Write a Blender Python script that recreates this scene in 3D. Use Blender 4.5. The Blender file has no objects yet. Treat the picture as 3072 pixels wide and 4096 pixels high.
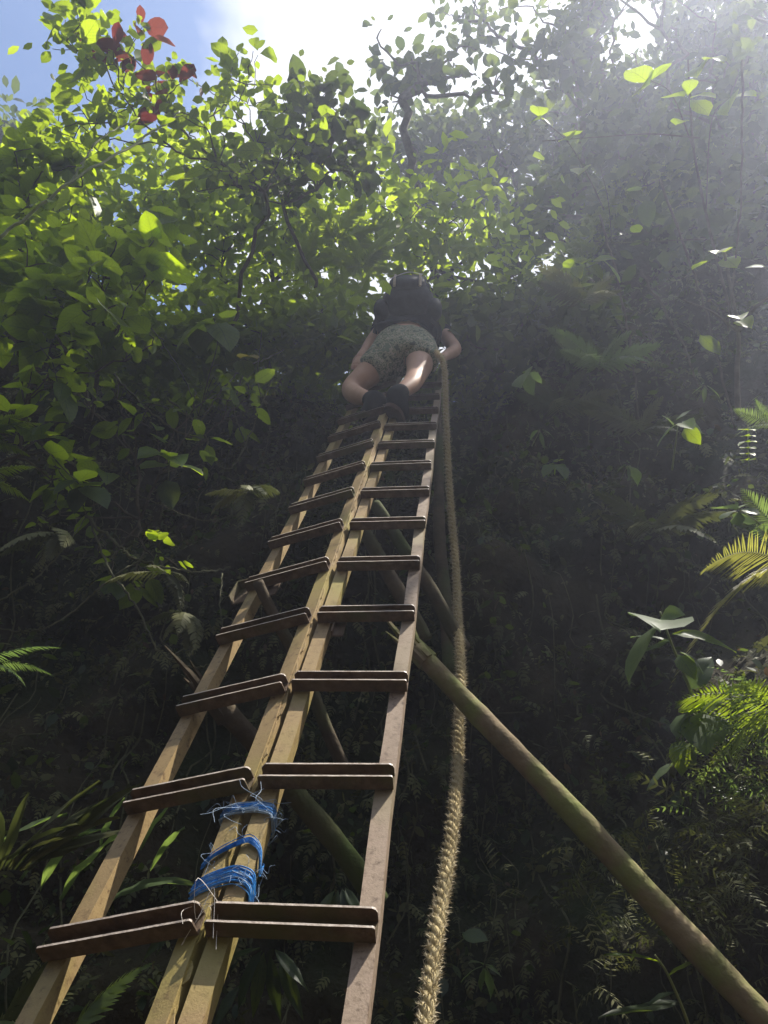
import bpy, math, random
import numpy as np
from mathutils import Vector, Matrix, noise as mnoise

sc = bpy.context.scene
COL = sc.collection
R = math.radians

# ------------------------------------------------------------------ camera
PITCH = 40.0
CAM = np.array([0.0, 0.0, 1.6])
FPX = 780.0
cd = bpy.data.cameras.new('camera'); cam = bpy.data.objects.new('camera', cd); COL.objects.link(cam)
cam.location = CAM; cam.rotation_euler = (R(90 + PITCH), 0, 0)
cd.sensor_fit = 'VERTICAL'; cd.sensor_height = 36.0; cd.lens = FPX / 1024 * 36.0
cd.clip_start = 0.05; cd.clip_end = 3000
sc.camera = cam
CP, SP = math.cos(R(PITCH)), math.sin(R(PITCH))

# ------------------------------------------------------------------ sky, sun, exposure
SUN = np.array([1.0, 0.152, 2.15]); SUN = SUN / np.linalg.norm(SUN)
sun_el = math.asin(SUN[2]); sun_az = math.atan2(SUN[0], SUN[1])
world = bpy.data.worlds.new('World'); sc.world = world; world.use_nodes = True
nt = world.node_tree; nt.nodes.clear()
N = nt.nodes.new; LK = nt.links.new
sky = N('ShaderNodeTexSky'); sky.sky_type = 'NISHITA'; sky.sun_disc = False
sky.sun_elevation = sun_el; sky.sun_rotation = sun_az; sky.air_density = 1.0; sky.dust_density = 0.1; sky.ozone_density = 3.0
tc = N('ShaderNodeTexCoord'); sep = N('ShaderNodeSeparateXYZ'); LK(tc.outputs['Generated'], sep.inputs[0])
mx = N('ShaderNodeMath'); mx.operation = 'MAXIMUM'; mx.inputs[1].default_value = 0.12; LK(sep.outputs[2], mx.inputs[0])
dv = N('ShaderNodeVectorMath'); dv.operation = 'DIVIDE'; LK(tc.outputs['Generated'], dv.inputs[0])
cb = N('ShaderNodeCombineXYZ')
for k in range(3): LK(mx.outputs[0], cb.inputs[k])
LK(cb.outputs[0], dv.inputs[1])
nz = N('ShaderNodeTexNoise'); nz.noise_dimensions = '4D'; nz.inputs['W'].default_value = 13.3
nz.inputs['Scale'].default_value = 1.25; nz.inputs['Detail'].default_value = 6; nz.inputs['Roughness'].default_value = 0.5
LK(dv.outputs[0], nz.inputs['Vector'])
cr = N('ShaderNodeValToRGB'); cr.color_ramp.elements[0].position = 0.488; cr.color_ramp.elements[1].position = 0.535
LK(nz.outputs['Fac'], cr.inputs[0])
bg = N('ShaderNodeBackground'); bg.inputs['Strength'].default_value = 0.095
LK(sky.outputs[0], bg.inputs['Color'])
bc = N('ShaderNodeBackground'); bc.inputs['Color'].default_value = (0.93, 0.96, 1.0, 1); bc.inputs['Strength'].default_value = 0.48
ms = N('ShaderNodeMixShader'); LK(cr.outputs[0], ms.inputs[0]); LK(bg.outputs[0], ms.inputs[1]); LK(bc.outputs[0], ms.inputs[2])
wo = N('ShaderNodeOutputWorld'); LK(ms.outputs[0], wo.inputs['Surface'])

sl = bpy.data.lights.new('sun', 'SUN'); sl.energy = 5.0; sl.angle = R(0.5); sl.color = (1.0, 0.94, 0.84)
so = bpy.data.objects.new('sun', sl); COL.objects.link(so)
so.rotation_euler = Vector(SUN).to_track_quat('Z', 'Y').to_euler()
so.location = (6, 1, 13)
sc.view_settings.view_transform = 'Standard'; sc.view_settings.look = 'None'
sc.view_settings.exposure = 1.18; sc.view_settings.gamma = 1.0; sc.view_settings.use_curve_mapping = False
sc.render.engine = 'CYCLES'
sc.cycles.use_denoising = True
sc.cycles.max_bounces = 7; sc.cycles.transmission_bounces = 5; sc.cycles.transparent_max_bounces = 6
sc.cycles.volume_bounces = 0; sc.cycles.diffuse_bounces = 3; sc.cycles.glossy_bounces = 2
sc.cycles.sample_clamp_indirect = 4.0

# ------------------------------------------------------------------ helpers
def c2w(v):
    x, y, z = v
    return np.array([x, z * CP - y * SP, y * CP + z * SP]) + CAM
def c2wd(v):
    return c2w(v) - CAM
def W(px, py, Z):
    return c2w(((px - 384) / FPX * Z, (512 - py) / FPX * Z, Z))
def norm(v):
    v = np.asarray(v, float); return v / (np.linalg.norm(v) + 1e-12)
def sstep(a, b, x):
    t = np.clip((x - a) / (b - a), 0, 1); return t * t * (3 - 2 * t)

SE1 = norm(np.cross(SUN, [0, 1, 0])); SE2 = np.cross(SUN, SE1)
LIT = []            # (q1, q2, h, radius) points that stand in open sun
def add_lit(p, r):
    p = np.asarray(p); LIT.append((p @ SE1, p @ SE2, p @ SUN, r))
def sun_free(P):
    """True for the points of P that do not stand between the sun and a sunlit spot"""
    P = np.atleast_2d(P); keep = np.ones(len(P), bool)
    a, b, h = P @ SE1, P @ SE2, P @ SUN
    for q1, q2, hh, r in LIT:
        keep &= ~((h > hh + 0.25) & ((a - q1) ** 2 + (b - q2) ** 2 < r * r))
    return keep

def tag(o, label, cat=None, group=None, kind=None):
    if label: o['label'] = label
    if cat: o['category'] = cat
    if group: o['group'] = group
    if kind: o['kind'] = kind
    return o
def empty(name, loc):
    o = bpy.data.objects.new(name, None); COL.objects.link(o); o.location = tuple(loc)
    o.empty_display_size = 0.1
    return o
def link(name, me, mat, parent=None, world=True):
    o = bpy.data.objects.new(name, me); COL.objects.link(o)
    if mat is not None and not me.materials: me.materials.append(mat)
    if parent is not None:
        o.parent = parent
        if world:
            q = Vector((0, 0, 0)); p = parent
            while p is not None: q += p.location; p = p.parent
            o.location = -q
    return o
def mesh_np(name, V, F, uv=None, rnd=None, smooth=False):
    """F: (n,k) int array (all faces of one size) or list of lists"""
    me = bpy.data.meshes.new(name)
    V = np.asarray(V, np.float32)
    if isinstance(F, np.ndarray):
        n, k = F.shape
        me.vertices.add(len(V)); me.vertices.foreach_set('co', V.ravel())
        me.loops.add(n * k); me.loops.foreach_set('vertex_index', F.astype(np.int32).ravel())
        me.polygons.add(n); me.polygons.foreach_set('loop_start', np.arange(0, n * k, k, dtype=np.int32))
        try: me.polygons.foreach_set('loop_total', np.full(n, k, np.int32))
        except Exception: pass
    else:
        me.from_pydata([tuple(v) for v in V], [], [tuple(f) for f in F])
    if smooth: me.polygons.foreach_set('use_smooth', np.ones(len(me.polygons), bool))
    me.update(calc_edges=True)
    if uv is not None or rnd is not None:
        idx = np.zeros(len(me.loops), np.int32); me.loops.foreach_get('vertex_index', idx)
        if uv is not None:
            l = me.uv_layers.new(name='UVMap'); l.data.foreach_set('uv', np.asarray(uv, np.float32)[idx].ravel())
        if rnd is not None:
            a = me.attributes.new('rnd', 'FLOAT', 'POINT'); a.data.foreach_set('value', np.asarray(rnd, np.float32))
    return me

class MB:
    def __init__(s): s.v = []; s.f = []
    def box(s, o, a, b, c):
        """box from corner o along vectors a,b,c"""
        o, a, b, c = map(np.asarray, (o, a, b, c)); n = len(s.v)
        for k in ((0,0,0),(1,0,0),(1,1,0),(0,1,0),(0,0,1),(1,0,1),(1,1,1),(0,1,1)):
            s.v.append(o + a * k[0] + b * k[1] + c * k[2])
        fs = [(0,3,2,1),(4,5,6,7),(0,1,5,4),(1,2,6,5),(2,3,7,6),(3,0,4,7)]
        if np.dot(np.cross(a, b), c) < 0: fs = [f[::-1] for f in fs]
        s.f += [tuple(i + n for i in f) for f in fs]
    def loft(s, rings, close=True, caps=True):
        n0 = len(s.v); k = len(rings[0])
        for r in rings: s.v += list(r)
        for i in range(len(rings) - 1):
            for j in range(k if close else k - 1):
                a = n0 + i * k + j; b = n0 + i * k + (j + 1) % k
                s.f.append((a, b, b + k, a + k))
        if caps and close:
            s.f.append(tuple(n0 + j for j in range(k))[::-1]); m = n0 + (len(rings) - 1) * k
            s.f.append(tuple(m + j for j in range(k)))
    def tube(s, pts, rad, k=6, caps=True, ph=0.0):
        pts = np.asarray(pts, float); n = len(pts)
        rad = np.full(n, rad) if np.isscalar(rad) else np.asarray(rad)
        T = np.gradient(pts, axis=0); up = np.array([0.13, 0.21, 0.97]); rings = []
        nrm = None
        for i in range(n):
            t = norm(T[i])
            if nrm is None: nrm = norm(np.cross(t, up if abs(t @ up) < .95 else [1, 0, 0]))
            nrm = norm(nrm - t * (nrm @ t)); bn = np.cross(t, nrm)
            a = np.linspace(0, 2 * math.pi, k, endpoint=False) + ph
            rings.append([pts[i] + rad[i] * (math.cos(x) * nrm + math.sin(x) * bn) for x in a])
        s.loft(rings, caps=caps)
    def build(s, name, mat, parent=None, smooth=False):
        me = mesh_np(name, np.array(s.v), s.f, smooth=smooth)
        return link(name, me, mat, parent)

def spline(P, n):
    """Catmull-Rom through P, n samples"""
    P = np.asarray(P, float); Q = np.vstack([2 * P[0] - P[1], P, 2 * P[-1] - P[-2]])
    out = []
    for u in np.linspace(0, len(P) - 1 - 1e-6, n):
        i = int(u); t = u - i; a, b, c, d = Q[i:i + 4]
        out.append(.5 * (2 * b + (c - a) * t + (2 * a - 5 * b + 4 * c - d) * t * t + (3 * b - a - 3 * c + d) * t ** 3))
    return np.array(out)

# ------------------------------------------------------------------ materials
def mat_base(name):
    m = bpy.data.materials.new(name); m.use_nodes = True
    t = m.node_tree; b = t.nodes['Principled BSDF']; return m, t, b
def ramp(t, fac, stops):
    r = t.nodes.new('ShaderNodeValToRGB'); e = r.color_ramp.elements
    while len(e) < len(stops): e.new(0.5)
    for k, (p, c) in enumerate(stops): e[k].position = p; e[k].color = (*c, 1)
    t.links.new(fac, r.inputs[0]); return r.outputs[0]
def noise_mat(name, stops, scale=8, detail=6, rough=0.8, bump=0.3, bscale=None, bdist=0.01, stretch=(1, 1, 1), spec=0.3, metal=0, second=None):
    m, t, b = mat_base(name); n = t.nodes.new; l = t.links.new
    co = n('ShaderNodeTexCoord'); mp = n('ShaderNodeMapping'); mp.inputs['Scale'].default_value = stretch
    l(co.outputs['Object'], mp.inputs[0])
    z = n('ShaderNodeTexNoise'); z.inputs['Scale'].default_value = scale; z.inputs['Detail'].default_value = detail; z.inputs['Roughness'].default_value = .62
    l(mp.outputs[0], z.inputs['Vector'])
    col = ramp(t, z.outputs['Fac'], stops)
    if second:
        (sc2, lo, hi, c2) = second
        z2 = n('ShaderNodeTexNoise'); z2.inputs['Scale'].default_value = sc2; z2.inputs['Detail'].default_value = 4
        l(mp.outputs[0], z2.inputs['Vector'])
        mr = n('ShaderNodeMapRange'); mr.inputs[1].default_value = lo; mr.inputs[2].default_value = hi; l(z2.outputs['Fac'], mr.inputs[0])
        mxn = n('ShaderNodeMix'); mxn.data_type = 'RGBA'; l(mr.outputs[0], mxn.inputs[0]); l(col, mxn.inputs[6]); mxn.inputs[7].default_value = (*c2, 1)
        col = mxn.outputs[2]
    l(col, b.inputs['Base Color']); b.inputs['Roughness'].default_value = rough
    b.inputs['Specular IOR Level'].default_value = spec; b.inputs['Metallic'].default_value = metal
    if bump:
        z3 = n('ShaderNodeTexNoise'); z3.inputs['Scale'].default_value = bscale or scale * 4; z3.inputs['Detail'].default_value = 5
        l(mp.outputs[0], z3.inputs['Vector'])
        bp = n('ShaderNodeBump'); bp.inputs['Strength'].default_value = bump; bp.inputs['Distance'].default_value = bdist
        l(z3.outputs['Fac'], bp.inputs['Height']); l(bp.outputs[0], b.inputs['Normal'])
    return m
def leaf_mat(name, c1, c2, t1, t2, rough=0.42, veins=True, blotch=0.25, mixf=0.5):
    """leaf: reflecting face plus light passing through; colours run from c1/t1 to c2/t2 from leaf to leaf"""
    m, t, b = mat_base(name); n = t.nodes.new; l = t.links.new
    oi = n('ShaderNodeObjectInfo'); at = n('ShaderNodeAttribute'); at.attribute_name = 'rnd'
    ad = n('ShaderNodeMath'); ad.operation = 'ADD'; l(oi.outputs['Random'], ad.inputs[0]); l(at.outputs['Fac'], ad.inputs[1])
    fr = n('ShaderNodeMath'); fr.operation = 'FRACT'; l(ad.outputs[0], fr.inputs[0])
    def mixc(f, a, bb):
        q = n('ShaderNodeMix'); q.data_type = 'RGBA'
        l(f, q.inputs[0])
        for k, v in ((6, a), (7, bb)):
            if isinstance(v, tuple): q.inputs[k].default_value = (*v, 1)
            else: l(v, q.inputs[k])
        return q.outputs[2]
    cf = mixc(fr.outputs[0], c1, c2); ct = mixc(fr.outputs[0], t1, t2)
    co = n('ShaderNodeTexCoord')
    zz = n('ShaderNodeTexNoise'); zz.inputs['Scale'].default_value = 14; zz.inputs['Detail'].default_value = 3; l(co.outputs['Object'], zz.inputs['Vector'])
    mr = n('ShaderNodeMapRange'); mr.inputs[1].default_value = .35; mr.inputs[2].default_value = .75; mr.inputs[3].default_value = 0; mr.inputs[4].default_value = blotch
    l(zz.outputs['Fac'], mr.inputs[0])
    ct = mixc(mr.outputs[0], ct, tuple(x * .45 for x in t1)); cf = mixc(mr.outputs[0], cf, tuple(x * .6 for x in c1))
    if veins:
        uv = n('ShaderNodeUVMap'); sp = n('ShaderNodeSeparateXYZ'); l(uv.outputs[0], sp.inputs[0])
        def M(op, a, bb=None):
            q = n('ShaderNodeMath'); q.operation = op
            for k, v in ((0, a), (1, bb)):
                if v is None: continue
                if isinstance(v, (int, float)): q.inputs[k].default_value = v
                else: l(v, q.inputs[k])
            return q.outputs[0]
        ax = M('ABSOLUTE', M('SUBTRACT', sp.outputs[0], .5))
        s = M('FRACT', M('MULTIPLY', M('SUBTRACT', sp.outputs[1], M('MULTIPLY', ax, .75)), 7.0))
        v1 = M('LESS_THAN', s, .10); v2 = M('LESS_THAN', ax, .022)
        vv = M('MULTIPLY', M('MAXIMUM', v1, v2), .45)
        ct = mixc(vv, ct, tuple(x * .35 for x in t1)); cf = mixc(vv, cf, tuple(min(1, x * 1.8) for x in c2))
    l(cf, b.inputs['Base Color']); b.inputs['Roughness'].default_value = rough; b.inputs['Specular IOR Level'].default_value = .35
    tr = n('ShaderNodeBsdfTranslucent'); l(ct, tr.inputs['Color'])
    mxs = n('ShaderNodeMixShader'); mxs.inputs[0].default_value = mixf
    l(b.outputs[0], mxs.inputs[1]); l(tr.outputs[0], mxs.inputs[2])
    l(mxs.outputs[0], t.nodes['Material Output'].inputs['Surface'])
    return m

M = {}
M['earth'] = noise_mat('cliff earth', [(.25, (.012, .010, .006)), (.5, (.036, .030, .016)), (.75, (.075, .062, .036))], 2.2, 8, .95, .9, 22, .04, spec=.1, second=(1.3, .48, .66, (.02, .03, .008)))
M['ground'] = noise_mat('forest floor', [(.3, (.02, .016, .009)), (.7, (.06, .05, .028))], 3, 8, .95, .8, 30, .03, spec=.1)
def iron_mat(name, stops, olive):
    m = noise_mat(name, stops, 75, 12, .55, .3, 260, .002, (1, 1, 1), .35, 0, (2.6, .50, .66, olive))
    t = m.node_tree; b = t.nodes['Principled BSDF']; n = t.nodes.new; l = t.links.new
    src = b.inputs['Base Color'].links[0].from_socket
    co = n('ShaderNodeTexCoord'); z = n('ShaderNodeTexNoise'); z.inputs['Scale'].default_value = 16; z.inputs['Detail'].default_value = 12; z.inputs['Roughness'].default_value = .78
    l(co.outputs['Object'], z.inputs['Vector'])
    mr = n('ShaderNodeMapRange'); mr.inputs[1].default_value = .54; mr.inputs[2].default_value = .66; mr.inputs[4].default_value = .55; l(z.outputs['Fac'], mr.inputs[0])
    q = n('ShaderNodeMix'); q.data_type = 'RGBA'; l(mr.outputs[0], q.inputs[0]); l(src, q.inputs[6]); q.inputs[7].default_value = (.085, .045, .022, 1)
    l(q.outputs[2], b.inputs['Base Color']); return m
M['iron'] = iron_mat('weathered painted iron', [(.30, (.09, .05, .022)), (.40, (.235, .16, .072)), (.55, (.285, .20, .09)), (.68, (.25, .165, .075)), (.78, (.11, .063, .028))], (.26, .215, .06))
M['iron_right'] = iron_mat('weathered grey brown iron', [(.30, (.09, .055, .035)), (.42, (.22, .16, .11)), (.55, (.28, .21, .15)), (.66, (.25, .18, .13)), (.76, (.12, .075, .05))], (.25, .20, .12))
M['rust'] = noise_mat('rusted iron rung', [(.25, (.05, .032, .02)), (.5, (.12, .08, .052)), (.75, (.20, .145, .10))], 26, 9, .8, .6, 90, .004, (1, 1, 1), .25, 0, (5, .52, .68, (.10, .095, .035)))
M['lit_edge'] = noise_mat('iron edge painted sunlit', [(.3, (.26, .20, .15)), (.6, (.50, .43, .36))], 40, 6, .45, .2, spec=.5)  # sunlight on the rung edges, put into a paler colour
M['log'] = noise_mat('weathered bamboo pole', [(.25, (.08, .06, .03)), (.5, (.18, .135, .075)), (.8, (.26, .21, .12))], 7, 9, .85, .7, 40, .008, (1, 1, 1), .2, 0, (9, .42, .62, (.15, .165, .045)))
M['log_shaded'] = noise_mat('mossy pole darkened for shade', [(.25, (.03, .022, .013)), (.55, (.075, .055, .032)), (.8, (.12, .095, .055))], 7, 9, .9, .7, 40, .008, (1, 1, 1), .2, 0, (2.2, .5, .7, (.05, .07, .015)))  # shade behind the ladders is put into this darker pole colour
M['rope'] = noise_mat('sun bleached manila', [(.25, (.22, .17, .085)), (.55, (.42, .345, .19)), (.8, (.55, .48, .29))], 60, 5, .95, .8, 420, .002, (1, 1, 1), .1)
M['fibre'] = noise_mat('frayed manila fibre', [(.3, (.40, .33, .21)), (.7, (.6, .53, .38))], 90, 3, .95, 0, spec=.1)
M['twine'] = noise_mat('blue plastic twine', [(.25, (.01, .07, .22)), (.5, (.02, .19, .52)), (.8, (.16, .34, .6))], 60, 4, .5, .3, 300, .001, spec=.4)
M['twine_grey'] = noise_mat('faded blue twine', [(.3, (.12, .2, .32)), (.7, (.4, .5, .62))], 60, 4, .6, 0, spec=.3)
M['thread'] = noise_mat('pale thread', [(.3, (.5, .46, .42)), (.7, (.7, .66, .6))], 60, 2, .7, 0)
M['bark'] = noise_mat('grey brown bark', [(.3, (.05, .04, .028)), (.7, (.13, .11, .08))], 14, 6, .9, .5, 60, .004, spec=.15)
M['stem_green'] = noise_mat('pale green stem', [(.3, (.14, .17, .06)), (.7, (.26, .29, .12))], 14, 4, .6, .2, 60, .003)
M['vine'] = noise_mat('dull brown vine', [(.3, (.05, .05, .025)), (.7, (.12, .12, .06))], 16, 5, .8, .4, 70, .003, spec=.2)

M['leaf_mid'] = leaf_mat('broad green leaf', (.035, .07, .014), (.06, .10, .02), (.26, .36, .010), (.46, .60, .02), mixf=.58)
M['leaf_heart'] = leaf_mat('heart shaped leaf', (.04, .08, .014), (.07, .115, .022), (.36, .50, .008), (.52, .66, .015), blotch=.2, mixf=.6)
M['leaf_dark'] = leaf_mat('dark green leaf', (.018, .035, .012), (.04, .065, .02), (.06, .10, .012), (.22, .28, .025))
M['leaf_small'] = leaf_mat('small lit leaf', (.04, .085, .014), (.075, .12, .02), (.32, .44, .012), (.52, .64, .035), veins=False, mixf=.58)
M['leaf_red'] = leaf_mat('young red leaf', (.06, .016, .014), (.10, .028, .02), (.15, .02, .02), (.26, .06, .035))
M['leaf_pale'] = leaf_mat('pale grey green leaf', (.075, .115, .05), (.115, .155, .075), (.16, .24, .05), (.24, .34, .06), rough=.4)
M['leaf_yellow'] = leaf_mat('yellow leaf', (.2, .16, .02), (.24, .2, .03), (.5, .40, .02), (.55, .45, .03))
M['fern'] = leaf_mat('fern pinna', (.05, .08, .018), (.085, .12, .03), (.30, .40, .015), (.42, .52, .04), veins=False)
M['fern_dry'] = leaf_mat('drying fern pinna', (.13, .115, .05), (.18, .16, .08), (.36, .36, .05), (.46, .44, .09), veins=False)
M['moss'] = leaf_mat('cliff moss frond', (.045, .055, .018), (.19, .19, .075), (.06, .08, .015), (.14, .15, .035), veins=False, rough=.7, mixf=.3)
M['leaf_dead'] = leaf_mat('dead brown leaf', (.07, .045, .025), (.16, .11, .06), (.12, .07, .03), (.2, .13, .05), veins=False)
M['grass'] = leaf_mat('grass blade', (.06, .1, .04), (.1, .14, .06), (.16, .25, .05), (.22, .3, .06), veins=False)
M['skin'] = noise_mat('skin', [(.3, (.50, .29, .19)), (.7, (.60, .37, .26))], 12, 3, .55, .1, 90, .001, spec=.35)
M['shirt'] = noise_mat('dark navy cotton', [(.3, (.018, .020, .032)), (.7, (.03, .032, .05))], 20, 4, .9, .4, 60, .006, spec=.1)
M['pack'] = noise_mat('black pack cloth', [(.3, (.012, .012, .016)), (.7, (.028, .028, .034))], 25, 4, .75, .3, 50, .004, spec=.25)
M['pack_skylit'] = noise_mat('pack cloth painted skylit', [(.3, (.05, .047, .053)), (.7, (.085, .08, .088))], 25, 4, .8, .3, 50, .004, spec=.2)  # black cloth of the lid greyed to hold the sky light on it
M['strap'] = noise_mat('beige webbing', [(.3, (.34, .27, .19)), (.7, (.45, .37, .27))], 60, 3, .8, .2, 200, .001)
M['boot'] = noise_mat('black boot leather', [(.3, (.006, .006, .009)), (.7, (.014, .015, .02))], 18, 4, .85, .3, 60, .004, spec=.1)
M['sole'] = noise_mat('boot rubber', [(.3, (.05, .025, .018)), (.7, (.09, .05, .035))], 30, 4, .8, .2)
M['sock'] = noise_mat('grey sock', [(.3, (.25, .24, .26)), (.7, (.36, .35, .37))], 60, 3, .9, .2)
M['hair'] = noise_mat('dark hair', [(.3, (.012, .009, .007)), (.7, (.03, .022, .016))], 40, 3, .6, .2)
def camo():
    m, t, b = mat_base('camouflage cotton'); n = t.nodes.new; l = t.links.new
    co = n('ShaderNodeTexCoord')
    a = n('ShaderNodeTexNoise'); a.inputs['Scale'].default_value = 24; a.inputs['Detail'].default_value = 2; l(co.outputs['Object'], a.inputs['Vector'])
    r = n('ShaderNodeValToRGB'); r.color_ramp.interpolation = 'CONSTANT'; e = r.color_ramp.elements
    cols = [(0, (.07, .085, .055)), (.40, (.26, .26, .17)), (.47, (.12, .14, .08)), (.53, (.36, .31, .22)), (.60, (.15, .18, .12))]
    while len(e) < len(cols): e.new(.5)
    for k, (p, c) in enumerate(cols): e[k].position = p; e[k].color = (*c, 1)
    l(a.outputs['Fac'], r.inputs[0]); l(r.outputs[0], b.inputs['Base Color']); b.inputs['Roughness'].default_value = .9
    z = n('ShaderNodeTexNoise'); z.inputs['Scale'].default_value = 16; l(co.outputs['Object'], z.inputs['Vector'])
    bp = n('ShaderNodeBump'); bp.inputs['Strength'].default_value = .5; bp.inputs['Distance'].default_value = .02; l(z.outputs['Fac'], bp.inputs['Height']); l(bp.outputs[0], b.inputs['Normal'])
    return m
M['camo'] = camo()

# ------------------------------------------------------------------ ladder frames (fitted to the photograph)
uR = norm(c2wd((.09349, .36062, .92802))); vR = c2wd((.99363, .02519, -.10989)); vR = norm(vR - uR * (uR @ vR)); nR = -np.cross(vR, uR)
if nR[1] > 0: nR = -nR
PR = c2w((-.28115, -.68170, 1.25152)); sR = .3404; wR = .27
uL = norm(c2wd((.09409, .37303, .92304))); vL = c2wd((.94405, .26096, -.20169)); vL = norm(vL - uL * (uL @ vL)); nL = -np.cross(vL, uL)
if nL[1] > 0: nL = -nL
PL = c2w(1.03 * np.array((-.53363, -.72699, 1.26817))) - vL * .013; sL = .3307; wL = .278
for i in np.arange(-2.0, 5.6, .4):
    for k in (0, .5, 1):
        add_lit(PR + uR * sR * i + vR * wR * k, .17); add_lit(PL + uL * sL * i + vL * wL * k, .17)
ROPE_PX = [(436, 352, 4.85), (444, 366, 4.62), (446, 417, 4.35), (448, 463, 4.1), (451, 509, 3.85), (456, 569, 3.5), (458, 616, 3.15), (461, 671, 2.75), (459, 718, 2.5), (458, 764, 2.3), (454, 815, 2.1), (447, 870, 1.9), (437.5, 926, 1.72), (430.6, 981, 1.58), (425, 1024, 1.49), (415, 1090, 1.36), (404, 1180, 1.2)]
for (a, b_, c) in ROPE_PX[6:]: add_lit(W(a, b_, c), .13)

# ------------------------------------------------------------------ ground and cliff
def cliff_top(x):
    return 5.95 + .62 * sstep(-.1, -.8, x) + 3.6 * sstep(.75, 2.6, x) + .25 * math.sin(x * 1.7 + .4)
def cliff_y(x, z):
    y = 3.3 + .10 * z - .25 * sstep(1.2, 3.2, x) - .95 * math.exp(-((x - 1.75) / .75) ** 2) * (1 - sstep(2.9, 4.4, z)) - .35 * sstep(-.9, -3, x) - 1.2 * sstep(-2.6, -5, x)
    p = Vector((x * .8, z * .8, 3.3))
    y += .55 * mnoise.fractal(p, 1.0, 2.0, 4) + .16 * mnoise.noise(Vector((x * 3.1, z * 2.3, 7)))
    y += .06 * mnoise.noise(Vector((x * 9, z * 7, 1.2)))
    return float(y)
def build_cliff():
    xs = np.linspace(-9, 9, 200); nz_ = 110; nb = 26
    V = []; cols = nz_ + nb
    for x in xs:
        T = float(cliff_top(x)); yt = cliff_y(x, T)
        for j in range(nz_):
            z = -.4 + (T + .4) * j / (nz_ - 1); y = cliff_y(x, z)
            e = max(0, (z - (T - .5)) / .5); y += .22 * e * e
            V.append((x, y, z))
        for j in range(1, nb + 1):
            d = .22 * j + .02 * j * j
            V.append((x, yt + .22 + d, T + .62 * d + .25 * mnoise.noise(Vector((x, d, 5)))))
    F = []
    for i in range(len(xs) - 1):
        a = np.arange(cols - 1) + i * cols
        F.append(np.stack([a, a + cols, a + cols + 1, a + 1], 1))
    o = link('cliff', mesh_np('cliff', V, np.concatenate(F), smooth=True), M['earth'])
    tag(o, 'dark earthen cliff face grown over with moss', kind='structure')
build_cliff()
g = MB(); gn = 60
xs = np.concatenate([np.linspace(-900, -12, 12), np.linspace(-10, 10, 40), np.linspace(12, 900, 12)])
V = []
for x in xs:
    for y in xs:
        d = math.hypot(x, y); z = .08 * mnoise.noise(Vector((x, y, 0))) if d < 14 else 0
        z += 10.5 * sstep(-1.6, -7.5, y)  # unseen rise behind the camera, added to block sky light
        V.append((x, y, z))
n = len(xs); F = []
for i in range(n - 1):
    a = np.arange(n - 1) + i * n; F.append(np.stack([a, a + n, a + n + 1, a + 1], 1))
tag(link('ground', mesh_np('ground', V, np.concatenate(F), smooth=True), M['ground']), 'dark forest floor of the gorge, with an unseen bank added behind the camera against sky light', kind='structure')

# ------------------------------------------------------------------ the ladders
rng = np.random.default_rng(11); random.seed(5)
def ladder(name, label, P, u, v, n, s, w, mat, i0, i1, smin, smax, extra):
    root = empty(name, P + u * smin); tag(root, label, 'ladder', 'iron ladders tied side by side')
    FW, TH = .036, .0045
    for k, off in enumerate((0.0, w - FW)):
        m = MB(); o = P + v * off
        segs = 60; ring = []
        # L section: front flange plus a flange running back from its right edge
        prof = [(0, 0), (FW, 0), (FW, -FW), (FW - TH, -FW), (FW - TH, -TH), (0, -TH)]
        rings = []
        for j in range(segs + 1):
            t = smin + (smax - smin) * j / segs
            wob = .0015 * math.sin(t * 5 + k * 2 + off) + .0012 * math.sin(t * 13 + k)
            rings.append([o + u * t + v * (a + wob) + n * (b_ + wob * .6) for a, b_ in prof])
        m.loft(rings)
        m.build('rail', extra.get('mats', (mat, mat))[k], root)
    # channel section rung: web on the rails, two flanges towards the climber
    H, B, T = .036, .0325, .004
    for i in range(i0, i1):
        m = MB(); jit = rng.normal(0, .0025, 4)
        l0 = -.004 + jit[0]; l1 = w + .002 + jit[1]
        tilt = rng.normal(0, .012)
        uu = norm(u + v * tilt); vv = norm(v - u * tilt)
        o = P + u * s * i + u * jit[2] + n * .001
        c = .010
        # lower flange, upper flange (rounded outer corner), web
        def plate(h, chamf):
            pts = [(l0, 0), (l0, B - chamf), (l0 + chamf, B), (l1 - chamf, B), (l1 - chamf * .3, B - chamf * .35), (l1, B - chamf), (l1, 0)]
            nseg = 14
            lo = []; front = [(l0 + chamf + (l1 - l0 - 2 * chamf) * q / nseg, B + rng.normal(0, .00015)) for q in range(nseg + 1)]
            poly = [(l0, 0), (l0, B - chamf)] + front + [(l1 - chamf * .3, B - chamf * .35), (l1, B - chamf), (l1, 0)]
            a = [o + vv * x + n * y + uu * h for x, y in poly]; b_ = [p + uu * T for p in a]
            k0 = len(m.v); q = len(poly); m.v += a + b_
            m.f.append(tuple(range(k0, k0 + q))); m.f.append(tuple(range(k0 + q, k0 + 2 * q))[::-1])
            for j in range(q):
                if 1 <= j <= q - 3: lit_edge.append(len(m.f))
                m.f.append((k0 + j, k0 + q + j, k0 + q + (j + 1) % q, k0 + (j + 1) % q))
        lit_edge = []; plate(0, .004); plate(H, .009)
        m.box(o + vv * l0 + uu * T, vv * (l1 - l0), n * T, uu * (H - T))
        ro = m.build('rung', M['rust'], root); ro.data.materials.append(M['lit_edge'])
        for j in lit_edge: ro.data.polygons[j].material_index = 1  # front edge faces take the painted sunlit colour
    return root
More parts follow.
